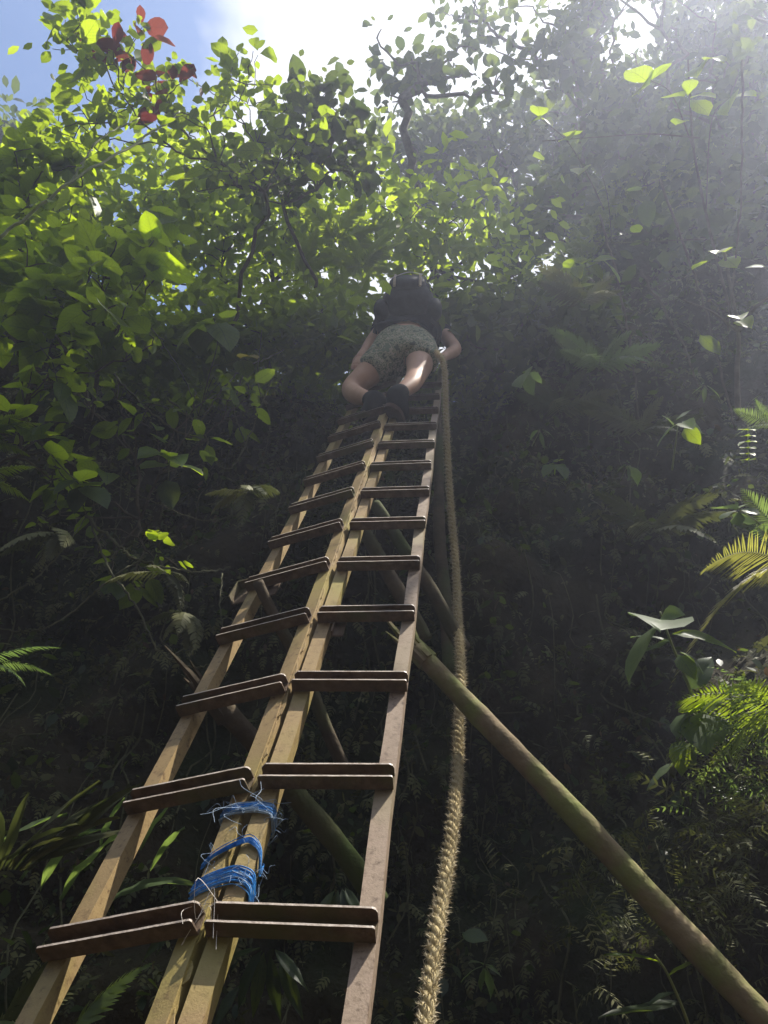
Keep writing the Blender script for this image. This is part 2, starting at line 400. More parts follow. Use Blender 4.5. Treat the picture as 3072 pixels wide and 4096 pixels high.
ladR = ladder('iron_ladder', 'rusty iron ladder with grey brown right rail, nearer the hanging rope', PR, uR, vR, nR, sR, wR, M['iron'], -5, 13, -2.1, 4.75, {'mats': (M['iron'], M['iron_right'])})
ladL = ladder('iron_ladder', 'rusty iron ladder farther from the rope, its rungs sloping down to one side', PL, uL, vL, nL, sL, wL, M['iron'], -5, 13, -2.1, 4.7, {})
def lpt(k, s, v, n):
    if k == 'R': return PR + uR * s + vR * v + nR * n
    return PL + uL * s + vL * v + nL * n
# torn weld strip in the slot between the two ladders: parts of the left ladder
s = -1.2; rr = random.Random(3)
while s < 2.6:
    m = MB(); h = rr.uniform(.03, .12); wd = rr.uniform(.004, .011)
    a = lpt('L', s, wL, -.004)
    q = [(0, 0), (wd * rr.uniform(.5, 1), .01), (wd, h * .4), (wd * rr.uniform(.4, 1), h * .7), (wd * .3, h * .95), (0, h)]
    k0 = len(m.v)
    top = [a + uL * y + vL * x for x, y in q]; m.v += top + [p - nL * .003 for p in top]
    k = len(q); m.f.append(tuple(range(k0, k0 + k))); m.f.append(tuple(range(k0 + k, k0 + 2 * k))[::-1])
    for j in range(k): m.f.append((k0 + j, k0 + k + j, k0 + k + (j + 1) % k, k0 + (j + 1) % k))
    m.build('weld_flake', M['iron'], ladL)
    s += h + rr.uniform(-.01, .05)
def bracket(root, k, s, v0, v1, h0, h1, depth):
    u, v, n = (uR, vR, nR) if k == 'R' else (uL, vL, nL)
    o = lpt(k, s, v0, 0); m = MB()
    m.box(o + u * h0 - n * .012, v * (v1 - v0), n * .004, u * (h1 - h0))
    m.box(o + u * h0 - n * .008, v * .004, n * depth, u * (h1 - h0))
    m.box(o + u * h1 - n * .008 + v * .0042, v * (v1 - v0 - .0042), n * depth, -u * .004)
    m.build('bracket', M['rust'], root)
bracket(ladL, 'L', sL * 4, -.052, -.006, -.045, .06, .03)
bracket(ladL, 'L', sL * 4, .06, .10, -.05, .052, .012)
bracket(ladL, 'L', sL * 3, .215, .25, .03, .062, .014)
bracket(ladR, 'R', sR * 3, .045, .078, -.055, .065, .014)

# ------------------------------------------------------------------ poles
def pole(name, label, a, b_, d0, d1, mat, nodes=0, splinter=False, sag=0.0, seed=1):
    rr = np.random.default_rng(seed); a = np.asarray(a); b_ = np.asarray(b_)
    root = empty(name, b_); tag(root, label, 'pole', 'wooden poles bracing the ladders')
    n = 44; t = np.linspace(0, 1, n); pts = a + (b_ - a) * t[:, None]
    side = norm(np.cross(b_ - a, [0, 0, 1])); pts += side * (np.sin(t * 3.1) * .02 + .006 * np.sin(t * 11 + seed))[:, None]
    pts[:, 2] -= sag * np.sin(t * math.pi)
    rad = (d0 + (d1 - d0) * t) / 2 * (1 + .03 * np.sin(t * 23 + seed) + rr.normal(0, .015, n))
    if nodes:
        for q in np.linspace(.08, .95, nodes): rad *= 1 + .07 * np.exp(-((t - q) / .008) ** 2)
    m = MB(); m.tube(pts, rad, 14); m.build('shaft', mat, root, smooth=True)
    if splinter:
        m = MB(); ax = norm(a - b_)
        for k in range(7):
            ang = k * .9 + .3; s0 = norm(np.cross(ax, [0.2, .3, 1])); s1 = np.cross(ax, s0)
            base = a + (s0 * math.cos(ang) + s1 * math.sin(ang)) * d0 * .40 - ax * .06
            L = rr.uniform(.06, .20) if k != 2 else .26
            mid = base + ax * L * .6 + s0 * rr.normal(0, .008); tip = base + ax * L + s1 * rr.normal(0, .012)
            m.tube([base, mid, tip], [.014, .009, .002], 5)
        m.build('splintered_end', mat, root)
    return root
def F4(x, y, Z): return W(x / 4, y / 4, Z)
pole('wooden_pole', 'thick mossy pole with splintered upper end, slanting down behind the rope', F4(1668, 2600, 2.55), F4(3330, 4380, 1.72), .062, .070, M['log'], 5, True, 0, 3)
pole('wooden_pole', 'shaded pole crossing behind the upper middle rungs of the right-hand ladder', F4(1395, 2030, 3.3), F4(1700, 2560, 2.9), .055, .06, M['log_shaded'], 0, False, 0, 5)
pole('wooden_pole', 'shaded pole coming out behind the outer rail just above the splintered pole', F4(1500, 2020, 3.4), F4(1860, 2600, 3.0), .05, .06, M['log_shaded'], 0, False, 0, 7)
pole('wooden_pole', 'thin dark pole slanting behind the left-hand ladder below its bent bracket', F4(1030, 2330, 2.45), F4(1400, 3140, 2.25), .035, .04, M['log_shaded'], 0, False, 0, 9)
pole('wooden_pole', 'mossy pole behind both ladders, level with the blue twine', F4(860, 2800, 2.1), F4(1520, 3610, 1.95), .055, .058, M['log_shaded'], 3, True, 0, 12)
pole('wooden_post', 'upright dark post standing behind the upper rope', F4(1752, 1560, 5.0), F4(1800, 2700, 3.5), .055, .07, M['log_shaded'], 0, False, 0, 14)

# ------------------------------------------------------------------ rope
def build_rope():
    P = np.array([W(*p) for p in ROPE_PX]); C = spline(P, 900)
    d = np.r_[0, np.cumsum(np.linalg.norm(np.diff(C, axis=0), axis=1))]
    tt = np.arange(0, d[-1], .007); C = np.stack([np.interp(tt, d, C[:, k]) for k in range(3)], 1)
    T = np.gradient(C, axis=0); T /= np.linalg.norm(T, axis=1)[:, None]
    a = np.cross(T, [0, .9, .43]); a /= np.linalg.norm(a, axis=1)[:, None]; b_ = np.cross(T, a)
    root = empty('rope', P[-1]); tag(root, 'thick frayed manila rope hanging beside the ladder', 'rope')
    rr = np.random.default_rng(4); fib_v = []; fib_f = []
    for k in range(3):
        ph = -tt / .085 * 2 * math.pi / 1.0 + k * 2 * math.pi / 3
        ctr = C + .0078 * (np.cos(ph)[:, None] * a + np.sin(ph)[:, None] * b_)
        m = MB(); rad = .0086 * (1 + .10 * np.sin(tt * 9 + k) * np.sin(tt * 23) + rr.normal(0, .06, len(tt)))
        m.tube(ctr, rad, 7)
        m.build('strand', M['rope'], root, smooth=True)
        for q in range(7000):
            j = rr.integers(0, len(tt)); e = rr.normal(0, 1, 3); out = norm(ctr[j] - C[j]) * 1.1 + e * .7; out = norm(out)
            p = ctr[j] + out * .0085; L = rr.uniform(.004, .017)
            dr = norm(out * .75 - T[j] * rr.uniform(-.2, 1.0) + rr.normal(0, .35, 3)); sd = norm(np.cross(dr, e)) * .0011
            k0 = len(fib_v); fib_v += [p - sd, p + sd, p + dr * L]; fib_f.append((k0, k0 + 1, k0 + 2))
    o = link('frayed_fibre', mesh_np('frayed_fibre', np.array(fib_v), np.array(fib_f)), M['fibre'], root); o['kind'] = 'stuff'
build_rope()

# ------------------------------------------------------------------ blue twine round the two middle rails
def s_at(py):
    ss = np.linspace(-1, 3, 4000); P = PR[None] + uR[None] * ss[:, None] - CAM
    y = P[:, 2] * CP - P[:, 1] * SP; z = P[:, 2] * SP + P[:, 1] * CP
    return float(ss[np.argmin(abs(512 - FPX * y / z - py))])
def sL_near(s):
    p = PR + uR * s; return float((p - PL) @ uL)
def twine(label, s0, loops, spread, slope, mats, hairs, seed):
    rr = np.random.default_rng(seed)
    root = empty('twine_binding', PR + uR * s0); tag(root, label, 'twine', 'blue twine bindings')
    def loop(ds, out, k):
        sl_ = sL_near(s0 + ds)
        F = [lpt('L', sl_ + slope * -.035, wL - .042, .0 + out), lpt('L', sl_ - slope * .02, wL - .018, .004 + out), lpt('R', s0 + ds, .002, .008 + out), lpt('R', s0 + ds + slope * .005, .02, .005 + out), lpt('R', s0 + ds - slope * .012, .039 + out, .001 + out), lpt('R', s0 + ds - slope * .03, .041 + out, -.02), lpt('R', s0 + ds - .01, .037, -.042), lpt('R', s0 + ds, .0, -.045), lpt('L', sl_, wL - .03, -.045), lpt('L', sl_ - .01, wL - .044, -.02)]
        F = np.array(F) + rr.normal(0, .0008, (len(F), 3))
        return np.vstack([spline(np.vstack([F, F[:1]]), 42)])
    for k, mt in enumerate(mats):
        m = MB()
        for q in range(loops):
            ds = rr.normal(0, spread) ; m.tube(loop(ds, rr.uniform(.0005, .004), q), rr.uniform(.0009, .0018), 4)
        m.build('cord', mt, root)
    m = MB()
    for q in range(hairs):
        L = loop(rr.normal(0, spread), .005, q); j = rr.integers(0, 26); p = L[j]
        d = norm(nR * rr.uniform(0, 1) + uR * rr.normal(0, .8) + vR * rr.normal(0, .8)); ln = rr.uniform(.010, .034)
        c2 = p + d * ln * .5 + rr.normal(0, .010, 3); e = p + d * ln + rr.normal(0, .016, 3)
        m.tube(spline([p, c2, e, e + rr.normal(0, .012, 3) - nR * .006], 12), .00035, 3)
    o = m.build('loose_fibre', M['twine_grey'], root); o['kind'] = 'stuff'
twine('frayed faded blue twine binding, topmost of three round the middle rails', s_at(812), 15, .007, .3, (M['twine'], M['twine_grey']), 34, 1)
twine('thin bright blue twine binding, middle one of three round the rails', s_at(846), 12, .004, 1.3, (M['twine'],), 10, 2)
twine('broad blue twine binding, lowest of three round the middle rails', s_at(880), 17, .007, .7, (M['twine'], M['twine'], M['twine_grey']), 16, 3)
m = MB(); rr = np.random.default_rng(8)
c = lpt('R', 0.03, -.005, .03)
for k in range(3):
    p = [c + rr.normal(0, .018, 3) + uR * rr.normal(0, .02) for q in range(5)]; m.tube(spline(p, 22), .00055, 3)
tag(m.build('tangled_thread', M['thread']), 'pale tangled thread caught between the lowest rungs', 'thread')

# ------------------------------------------------------------------ climber
def skin(name, nodes, edges, mat, parent, sub=2, root=0):
    keys = list(nodes); me = bpy.data.meshes.new(name)
    me.from_pydata([tuple(nodes[k][0]) for k in keys], [(keys.index(a), keys.index(b_)) for a, b_ in edges], [])
    o = link(name, me, None, parent)
    sm = o.modifiers.new('skin', 'SKIN'); sm.use_smooth_shade = True
    for i, k in enumerate(keys):
        r = nodes[k][1]; me.skin_vertices[0].data[i].radius = r if isinstance(r, tuple) else (r, r)
        me.skin_vertices[0].data[i].use_root = (i == root)
    ss = o.modifiers.new('subdivision', 'SUBSURF'); ss.levels = sub; ss.render_levels = sub
    me.materials.append(mat)
    return o
JN = dict(pelvis=(406, 347, 5.02), waist=(408, 333, 5.26), chest=(409, 327, 5.46), neck=(410, 323, 5.62), head0=(411, 320, 5.74), head1=(412, 316, 5.86),
          hipL=(389, 357, 4.98), kneeL=(349, 390, 4.80), calfL=(357, 396, 4.60), ankL=(374, 400, 4.42), footL=(377, 409, 4.36), toeL=(367, 417, 4.46),
          hipR=(424, 355, 4.98), kneeR=(416, 376, 4.72), calfR=(412, 384, 4.56), ankR=(398, 394, 4.38), footR=(396, 404, 4.33), toeR=(402, 416, 4.44),
          shL=(384, 327, 5.48), elL=(374, 338, 5.22), wrL=(361, 357, 4.98), hdL=(357, 363, 4.90),
          shR=(437, 326, 5.46), elR=(457, 350, 5.20), wrR=(441, 358, 5.02), hdR=(434, 361, 4.95))
J = {k: W(*v) for k, v in JN.items()}
person = empty('person', (J['footL'] + J['footR']) / 2)
tag(person, 'climber in camouflage shorts and dark shirt near the top of the ladders', 'person')
def bent(a, b_, t): return J[a] * (1 - t) + J[b_] * t
B = dict(pelvis=(J['pelvis'], .14), waist=(J['waist'], .13), chest=(J['chest'], .15), neck=(J['neck'], .06), head0=(J['head0'], .085), head1=(J['head1'], .085))
E = [('pelvis', 'waist'), ('waist', 'chest'), ('chest', 'neck'), ('neck', 'head0'), ('head0', 'head1')]
for sd in 'LR':
    B['hip' + sd] = (J['hip' + sd], .105); B['th' + sd] = (bent('hip' + sd, 'knee' + sd, .55), .088); B['knee' + sd] = (J['knee' + sd], .066)
    B['calf' + sd] = (J['calf' + sd], .060); B['ank' + sd] = (J['ank' + sd], .038); B['foot' + sd] = (J['foot' + sd], .036); B['toe' + sd] = (J['toe' + sd], .026)
    E += [('pelvis', 'hip' + sd), ('hip' + sd, 'th' + sd), ('th' + sd, 'knee' + sd), ('knee' + sd, 'calf' + sd), ('calf' + sd, 'ank' + sd), ('ank' + sd, 'foot' + sd), ('foot' + sd, 'toe' + sd)]
    B['sh' + sd] = (J['sh' + sd], .058); B['el' + sd] = (J['el' + sd], .046); B['fa' + sd] = (bent('el' + sd, 'wr' + sd, .35), .044); B['wr' + sd] = (J['wr' + sd], .028); B['hd' + sd] = (J['hd' + sd], (.036, .022))
    E += [('chest', 'sh' + sd), ('sh' + sd, 'el' + sd), ('el' + sd, 'fa' + sd), ('fa' + sd, 'wr' + sd), ('wr' + sd, 'hd' + sd)]
    ax = norm(J['hd' + sd] - J['wr' + sd]); up = uR; acr = norm(np.cross(ax, nR))
    for q in range(4):
        b0 = J['hd' + sd] + acr * (-.024 + .016 * q) + ax * .016; ln = (.026, .03, .028, .022)[q]
        b1 = b0 + ax * ln * .8 - nR * .008; b2 = b1 + ax * ln * .3 - nR * ln * .8
        for w_, p in (('a', b0), ('b', b1), ('c', b2)): B[f'f{sd}{q}{w_}'] = (p, .009 if w_ != 'c' else .0075)
        E += [('hd' + sd, f'f{sd}{q}a'), (f'f{sd}{q}a', f'f{sd}{q}b'), (f'f{sd}{q}b', f'f{sd}{q}c')]
    t0 = J['wr' + sd] * .55 + J['hd' + sd] * .45 + acr * .034 * (1 if sd == 'L' else -1); t1 = t0 + ax * .03 - nR * .02
    B['tm0' + sd] = (t0, .011); B['tm1' + sd] = (t1, .009); E += [('wr' + sd, 'tm0' + sd), ('tm0' + sd, 'tm1' + sd)]
skin('body', B, E, M['skin'], person)
# shorts and shirt
S = dict(waist=(bent('pelvis', 'waist', .85), (.165, .135)), pel=(J['pelvis'], (.205, .165)))
ES = [('pel', 'waist')]
for sd, k, rad in (('L', .50, .118), ('R', .42, .112)):
    S['a' + sd] = (bent('hip' + sd, 'knee' + sd, .12), .135); S['b' + sd] = (bent('hip' + sd, 'knee' + sd, k - .12), .118); S['c' + sd] = (bent('hip' + sd, 'knee' + sd, k + .04), rad)
    ES += [('pel', 'a' + sd), ('a' + sd, 'b' + sd), ('b' + sd, 'c' + sd)]
skin('shorts', S, ES, M['camo'], person, root=1)
T_ = dict(low=(bent('pelvis', 'waist', .55), (.175, .145)), waist=(J['waist'], (.175, .15)), chest=(J['chest'], (.19, .16)), nk=(bent('chest', 'neck', .6), .075))
ET = [('waist', 'low'), ('waist', 'chest'), ('chest', 'nk')]
for sd in 'LR':
    T_['s' + sd] = (J['sh' + sd], .078); T_['e' + sd] = (bent('sh' + sd, 'el' + sd, .62 if sd == 'L' else .45), .066)
    ET += [('chest', 's' + sd), ('s' + sd, 'e' + sd)]
skin('shirt', T_, ET, M['shirt'], person, root=1)
hd_up = norm(J['head1'] - J['head0'])
skin('hair', dict(a=(J['head0'] + nR * .02 + hd_up * .03, .088), b=(J['head1'] + nR * .01, .093), c=(J['head1'] + hd_up * .05, .06)), [('a', 'b'), ('b', 'c')], M['hair'], person, root=1)
for sd in 'LR':
    a, f, t_ = J['ank' + sd], J['foot' + sd], J['toe' + sd]; up = norm(J['calf' + sd] - a); fw = norm(t_ - f)
    bo = skin('boot', dict(c=(a + up * .085, .060), a=(a, .062), h=(f - fw * .05, .058), f=(f, .062), m=(f * .4 + t_ * .6, (.060, .050)), t=(t_ + fw * .035, (.052, .038))),
              [('c', 'a'), ('a', 'f'), ('f', 'h'), ('f', 'm'), ('m', 't')], M['boot'], person, root=3)
    dn = -norm(np.cross(np.cross(fw, up), fw)); sdv = norm(np.cross(fw, dn)); m = MB(); rings = []
    for h in (.040, .064):
        ring = []
        for q in range(20):
            an = q / 20 * 2 * math.pi; x = math.cos(an); y = math.sin(an)
            L = .165 * (1 if x > 0 else .6); ww = .050 * (1 - .12 * x)
            ring.append(f + fw * (.02 + x * L) + sdv * y * ww + dn * h)
        rings.append(ring)
    m.loft(rings); link('sole', mesh_np('sole', np.array(m.v), m.f), M['sole'], bo)
    skin('sock', dict(a=(a + up * .085, .051), b=(a + up * .115, .050)), [('a', 'b')], M['sock'], person, sub=1)
# backpack
def backpack():
    c = (J['waist'] + J['chest']) / 2; up = norm(J['neck'] - J['waist']); right = norm(J['shR'] - J['shL']); right = norm(right - up * (right @ up)); out = np.cross(right, up)
    if out[1] > 0: out = -out
    ctr = c + out * .195 + up * .03
    root = empty('backpack', ctr - up * .24); tag(root, 'black backpack with beige straps carried by the climber', 'backpack')
    def sblock(name, o, hx, hu, ho, mat, par, e=3.2, taper=.0):
        m = MB(); rings = []; nv, nu = 15, 24
        for i in range(nv):
            ph = -math.pi / 2 + math.pi * i / (nv - 1); cz = abs(math.sin(ph)) ** (2 / e) * (1 if math.sin(ph) > 0 else -1); cr_ = abs(math.cos(ph)) ** (2 / e)
            tp = 1 - taper * (cz + 1) / 2; ring = []
            for j in range(nu):
                th = 2 * math.pi * j / nu; x = abs(math.cos(th)) ** (2 / e) * math.copysign(1, math.cos(th)); y = abs(math.sin(th)) ** (2 / e) * math.copysign(1, math.sin(th))
                wr = 1 + .02 * math.sin(7 * th + 5 * ph)
                ring.append(o + right * hx * x * cr_ * tp * wr + out * ho * y * cr_ * tp * wr + up * hu * cz)
            rings.append(ring)
        m.loft(rings); return m.build(name, mat, par, smooth=True)
    body = sblock('main_bag', ctr, .180, .19, .115, M['pack'], root, 2.6, taper=.12)
    sblock('lid', ctr + up * .165 + out * .03, .145, .07, .115, M['pack_skylit'], root, 2.8)
    fp = sblock('front_pocket', ctr + out * .115 - up * .02, .125, .13, .05, M['pack'], root, 2.4)
    for sg in (-1, 1):
        sblock('side_pocket', ctr + right * sg * .175 - up * .10 - out * .05, .055, .12, .075, M['pack'], root, 2.3)
        m = MB(); m.tube(spline([ctr + right * sg * .085 + out * .115 - up * .165, ctr + right * sg * .085 + out * .145 - up * .12, ctr + right * sg * .085 + out * .163 - up * .04, ctr + right * sg * .083 + out * .16 + up * .03, ctr + right * sg * .08 + out * .14 + up * .09], 18), .009, 6)
        m.build('strap', M['strap'], root)
        m = MB(); m.tube(spline([ctr + right * sg * .10 - out * .10 + up * .18, c + right * sg * .115 - out * .02 + up * .30, c + right * sg * .13 - out * .17 + up * .12, c + right * sg * .15 - out * .06 - up * .12], 18), .018, 6)
        m.build('shoulder_strap', M['pack'], root)
        m = MB(); m.tube(spline([c + right * sg * .155 + out * .10 - up * .17, c + right * sg * .215 + out * .03 - up * .19, c + right * sg * .19 - out * .10 - up * .2], 12), .016, 6)
        m.build('hip_belt', M['pack'], root)
    m = MB(); m.tube(spline([ctr + right * -.13 + out * .15 - up * .10, ctr + out * .185 - up * .02, ctr + right * .10 + out * .16 + up * .07], 14), .003, 5)
    m.build('bungee_cord', M['thread'], root)
backpack()

# ------------------------------------------------------------------ leaf shapes
def leaf_tpl(kind, seed, nl=5):
    """unit leaf: base at origin, blade along +y (length 1), width along x, up +z. returns verts, quads, uv"""
    rr = random.Random(seed); V = []; F = []; UV = []
    prof = {'round': (.36, .50), 'ovate': (.29, .42), 'heart': (.44, .34), 'lance': (.13, .42), 'obov': (.27, .62), 'strap': (.055, .5)}[kind]
    wmax, pk = prof
    fold = rr.uniform(.05, .35); droop = rr.uniform(.05, .38); twist = rr.uniform(-.3, .3); bend = rr.uniform(-.12, .12)
    for i in range(nl + 1):
        t = i / nl
        if kind == 'heart':
            w = wmax * (math.sin(math.pi * (t ** .62)) ** .8 if 0 < t < 1 else 0); w = max(w, .30 if i == 0 else 0.0)
        else:
            e = math.log(.5) / math.log(pk); w = wmax * max(0, math.sin(math.pi * t ** e)) ** (.75 if kind in ('round', 'ovate', 'obov') else 1.0)
        w *= 1 + rr.uniform(-.07, .07)
        y = t - (.10 if kind == 'heart' and i == 0 else 0)
        zc = -droop * t * t; xc = bend * t * t
        for j, sg in enumerate((-1, -.5, 0, .5, 1)):
            x = w * sg; yy = y
            if kind == 'heart' and i == 0: yy = -.13 * abs(sg) + (.10 if sg == 0 else 0) * 0
            z = zc + fold * abs(x) * (1 if abs(sg) < .8 else .8) + twist * x * t + .02 * rr.uniform(-1, 1)
            V.append((x + xc, yy, z)); UV.append((.5 + .5 * sg, t))
    for i in range(nl):
        for j in range(4):
            a = i * 5 + j; F.append((a, a + 1, a + 6, a + 5))
    return np.array(V), np.array(F), np.array(UV)
def leaf_lo(kind, seed):
    rr = random.Random(seed); wm = {'round': .36, 'ovate': .27, 'lance': .11, 'obov': .25}[kind]
    f = rr.uniform(.05, .3); d = rr.uniform(.05, .35)
    V = [(0, 0, 0), (-wm * .85, .33, f * wm), (0, .36, -d * .12), (wm * .85, .33, f * wm), (-wm * .8, .68, f * wm - d * .45), (0, .7, -d * .5), (wm * .8, .68, f * wm - d * .45), (0, 1, -d)]
    F = [(0, 2, 1, 1), (0, 3, 2, 2)]
    Q = np.array([(0, 3, 2, 1), (1, 2, 5, 4), (2, 3, 6, 5), (4, 5, 6, 7)])
    UV = [(.5, 0), (0, .33), (.5, .36), (1, .33), (0, .68), (.5, .7), (1, .68), (.5, 1)]
    return np.array(V, float), Q, np.array(UV, float)
def rotm(yaw, pitch, roll):
    cy, sy, cp, sp_, cr_, sr = np.cos(yaw), np.sin(yaw), np.cos(pitch), np.sin(pitch), np.cos(roll), np.sin(roll)
    n = len(yaw); A = np.zeros((n, 3, 3))     # Rz(yaw) Rx(pitch) Ry(roll)
    A[:, 0, 0] = cy * cr_ - sy * sp_ * sr; A[:, 0, 1] = -sy * cp; A[:, 0, 2] = cy * sr + sy * sp_ * cr_
    A[:, 1, 0] = sy * cr_ + cy * sp_ * sr; A[:, 1, 1] = cy * cp; A[:, 1, 2] = sy * sr - cy * sp_ * cr_
    A[:, 2, 0] = -cp * sr; A[:, 2, 1] = sp_; A[:, 2, 2] = cp * cr_
    return A
def mass(name, P, tpl, size, mat, parent, seed, pitch=(-.35, .45), roll=.45, yaw=None, size_j=.35, rot=None):
    """many leaves in one mesh at points P"""
    rr = np.random.default_rng(seed); n = len(P); tp, tf, tu = tpl; k = len(tp)
    if rot is None:
        y = rr.uniform(0, 2 * math.pi, n) if yaw is None else yaw + rr.normal(0, .5, n)
        rot = rotm(y, rr.normal(pitch[0], pitch[1], n), rr.normal(0, roll, n))
    s = size * np.exp(rr.normal(0, size_j, n)); s = np.clip(s, size * .45, size * 1.9)
    V = np.einsum('nij,kj->nki', rot, tp) * s[:, None, None] + P[:, None, :]
    F = (tf[None] + (np.arange(n) * k)[:, None, None]).reshape(-1, tf.shape[1])
    me = mesh_np(name, V.reshape(-1, 3), F, uv=np.tile(tu, (n, 1)), rnd=np.repeat(rr.uniform(0, 1, n), k))
    return link(name, me, mat, parent)
LEAFMESH = {}
def leaf_meshes(kind, mat):
    key = (kind, mat)
    if key not in LEAFMESH:
        L = []
        for s_ in range(5):
            v, f, u_ = leaf_tpl(kind, s_ * 7 + 3); me = mesh_np('leaf', v, f, uv=u_, rnd=np.full(len(v), s_ * .17), smooth=True); me.materials.append(M[mat]); L.append(me)
        LEAFMESH[key] = L
    return LEAFMESH[key]
def leaf_obj(kind, mat, pos, yaw, pitch, roll, size, parent, rr):
    o = bpy.data.objects.new('leaf', rr.choice(leaf_meshes(kind, mat))); COL.objects.link(o)
    o.parent = parent; o.location = Vector(pos) - parent.location
    A = rotm(np.array([yaw]), np.array([pitch]), np.array([roll]))[0]
    o.rotation_euler = Matrix(A.tolist()).to_euler(); o.scale = (size, size, size)
    return o
def blob_pts(blobs, rng):
    """blobs: (px, py, depth, rpx, rpy, rdepth, n): crown volumes laid out at their own distance"""
    P = []
    for (px, py, Z, rx, ry, rz, n) in blobs:
        q = rng.normal(0, 1, (n, 3)); q /= np.linalg.norm(q, axis=1)[:, None]; q *= rng.uniform(0, 1, n)[:, None] ** .45
        for a in q: P.append(W(px + a[0] * rx, py + a[1] * ry, Z + a[2] * rz))
    return np.array(P)
def skeleton(root, pts, alpha=.35):
    """joins each point to the nearest one already joined; returns parent index and node list"""
    pts = np.vstack([root[None], pts]); d0 = np.linalg.norm(pts - root, axis=1); order = np.argsort(d0)
    pts = pts[order]; n = len(pts); par = np.full(n, -1); plen = np.zeros(n)
    for i in range(1, n):
        d = np.linalg.norm(pts[:i] - pts[i], axis=1); c = d + alpha * plen[:i]; j = int(np.argmin(c)); par[i] = j; plen[i] = plen[j] + d[j]
    kids = np.zeros(n)
    for i in range(n - 1, 0, -1): kids[par[i]] += kids[i] + 1
    return pts, par, kids
def wood(name, pts, par, kids, r0, rtip, mat, parent, rr, sides=5):
    V = []; F = []
    m = MB(); K = max(kids[0], 1)
    for i in range(1, len(pts)):
        a, b_ = pts[par[i]], pts[i]; L = np.linalg.norm(b_ - a)
        if L < 1e-4: continue
        ra = rtip + (r0 - rtip) * ((kids[par[i]] + 1) / (K + 1)) ** .55; rb = rtip + (r0 - rtip) * ((kids[i] + .3) / (K + 1)) ** .55
        ra = min(ra, rb * 1.8 + .001)
        nseg = 2 if L < .15 else (4 if L < .6 else 7)
        t = np.linspace(0, 1, nseg + 1); q = a + (b_ - a) * t[:, None]; q[1:-1] += rr.normal(0, .035 * L, (nseg - 1, 3)); q[1:-1, 2] += .05 * L
        m.tube(q, ra + (rb - ra) * t, sides, caps=False)
    return m.build(name, mat, parent, smooth=True)
def shrub(name, label, cat, root, blobs, leaf='ovate', lmat='leaf_mid', size=.1, per=3, seed=1, r0=.02, rtip=.0018, bark='bark', group=None, clear=True, maxleaf=300, spread=.6, alt=None, wn='trunk', pitch=-.45, alpha=.35, sizej=.32, fill=0, fsize=.07, kinds=None):
    rng_ = np.random.default_rng(seed); pr = random.Random(seed); root = np.asarray(root)
    P = blob_pts(blobs, rng_)
    if clear: P = P[sun_free(P)]
    e = empty(name, root); tag(e, label, cat, group)
    pts, par, kids = skeleton(root, P, alpha)
    wood(wn, pts, par, kids, r0, rtip, M[bark], e, rng_)
    slots = []
    for i in range(1, len(pts)):
        if kids[i] > 6: continue
        d = norm(pts[i] - pts[par[i]]); y0 = math.atan2(-d[0], d[1]); n_ = per if kids[i] == 0 else max(1, per - 1)
        for q in range(n_): slots.append((i, y0 + (q - (n_ - 1) / 2) * spread * 2 + pr.gauss(0, .35)))
    pr.shuffle(slots); slots = slots[:maxleaf]
    for (i, y) in slots:
        mt = lmat
        if alt and alt[0](pts[i]): mt = alt[1]
        off = np.array([-math.sin(y), math.cos(y), 0]) * size * pr.uniform(.05, .25) + np.array([0, 0, pr.uniform(-.02, .03)])
        leaf_obj(pr.choice(kinds) if kinds else leaf, mt, pts[i] + off, y, pr.gauss(pitch, .4), pr.gauss(0, .45), size * max(.5, min(1.7, math.exp(pr.gauss(0, sizej)))), e, pr)
    if fill:
        C = pts[rng_.integers(1, len(pts), fill)] + rng_.normal(0, .06, (fill, 3))
        o = mass('foliage', C, leaf_lo('round', seed), fsize, M[lmat], e, seed); o['kind'] = 'stuff'
    return e, pts
def shaft(P):
    """keeps leaves where the crowns close over, leaves openings where light comes through"""
    a, b_ = P @ SE1, P @ SE2
    return np.array([mnoise.noise(Vector((x * 1.25, y * 1.25, 4.4))) > -.06 for x, y in zip(a, b_)])
def tree(name, label, root, blobs, size, lmat, seed, r0=.08, leaf='ovate', n_obj=0, mult=10, jit=.25, bark='bark', cat='tree', group=None, clear=True, alpha=.3, obj_kind='ovate', pitch=(-.3, .5), shafts=True):
    """trunk and limbs grown through the crown, the crown one mesh of many leaves round the twig ends, the largest leaves singly"""
    rng_ = np.random.default_rng(seed); pr = random.Random(seed); root = np.asarray(root)
    P = blob_pts(blobs, rng_)
    e = empty(name, root); tag(e, label, cat, group)
    Q = P[sun_free(P)] if clear else P
    if clear and shafts: Q = Q[shaft(Q) | (rng_.uniform(0, 1, len(Q)) < .12)]
    pts, par, kids = skeleton(root, Q, alpha)
    wood('trunk', pts, par, kids, r0, .002, M[bark], e, rng_)
    C = np.repeat(Q, mult, 0) + rng_.normal(0, jit, (len(Q) * mult, 3)) * np.array([1, 1, .8])
    if clear: C = C[sun_free(C)]
    if clear and shafts: C = C[shaft(C)]
    o = mass('crown', C, leaf_lo(leaf, seed), size, M[lmat], e, seed, pitch=pitch)
    o['kind'] = 'stuff'
    if n_obj:
        d = np.linalg.norm(C - CAM, axis=1); idx = np.argsort(d)[:n_obj * 3]; pr.shuffle(list(idx))
        for i in idx[::3]:
            leaf_obj(obj_kind, lmat, C[i] + rng_.normal(0, .05, 3), pr.uniform(0, 6.28), pr.gauss(-.35, .4), pr.gauss(0, .5), size * pr.uniform(1.0, 1.5), e, pr)
    return e
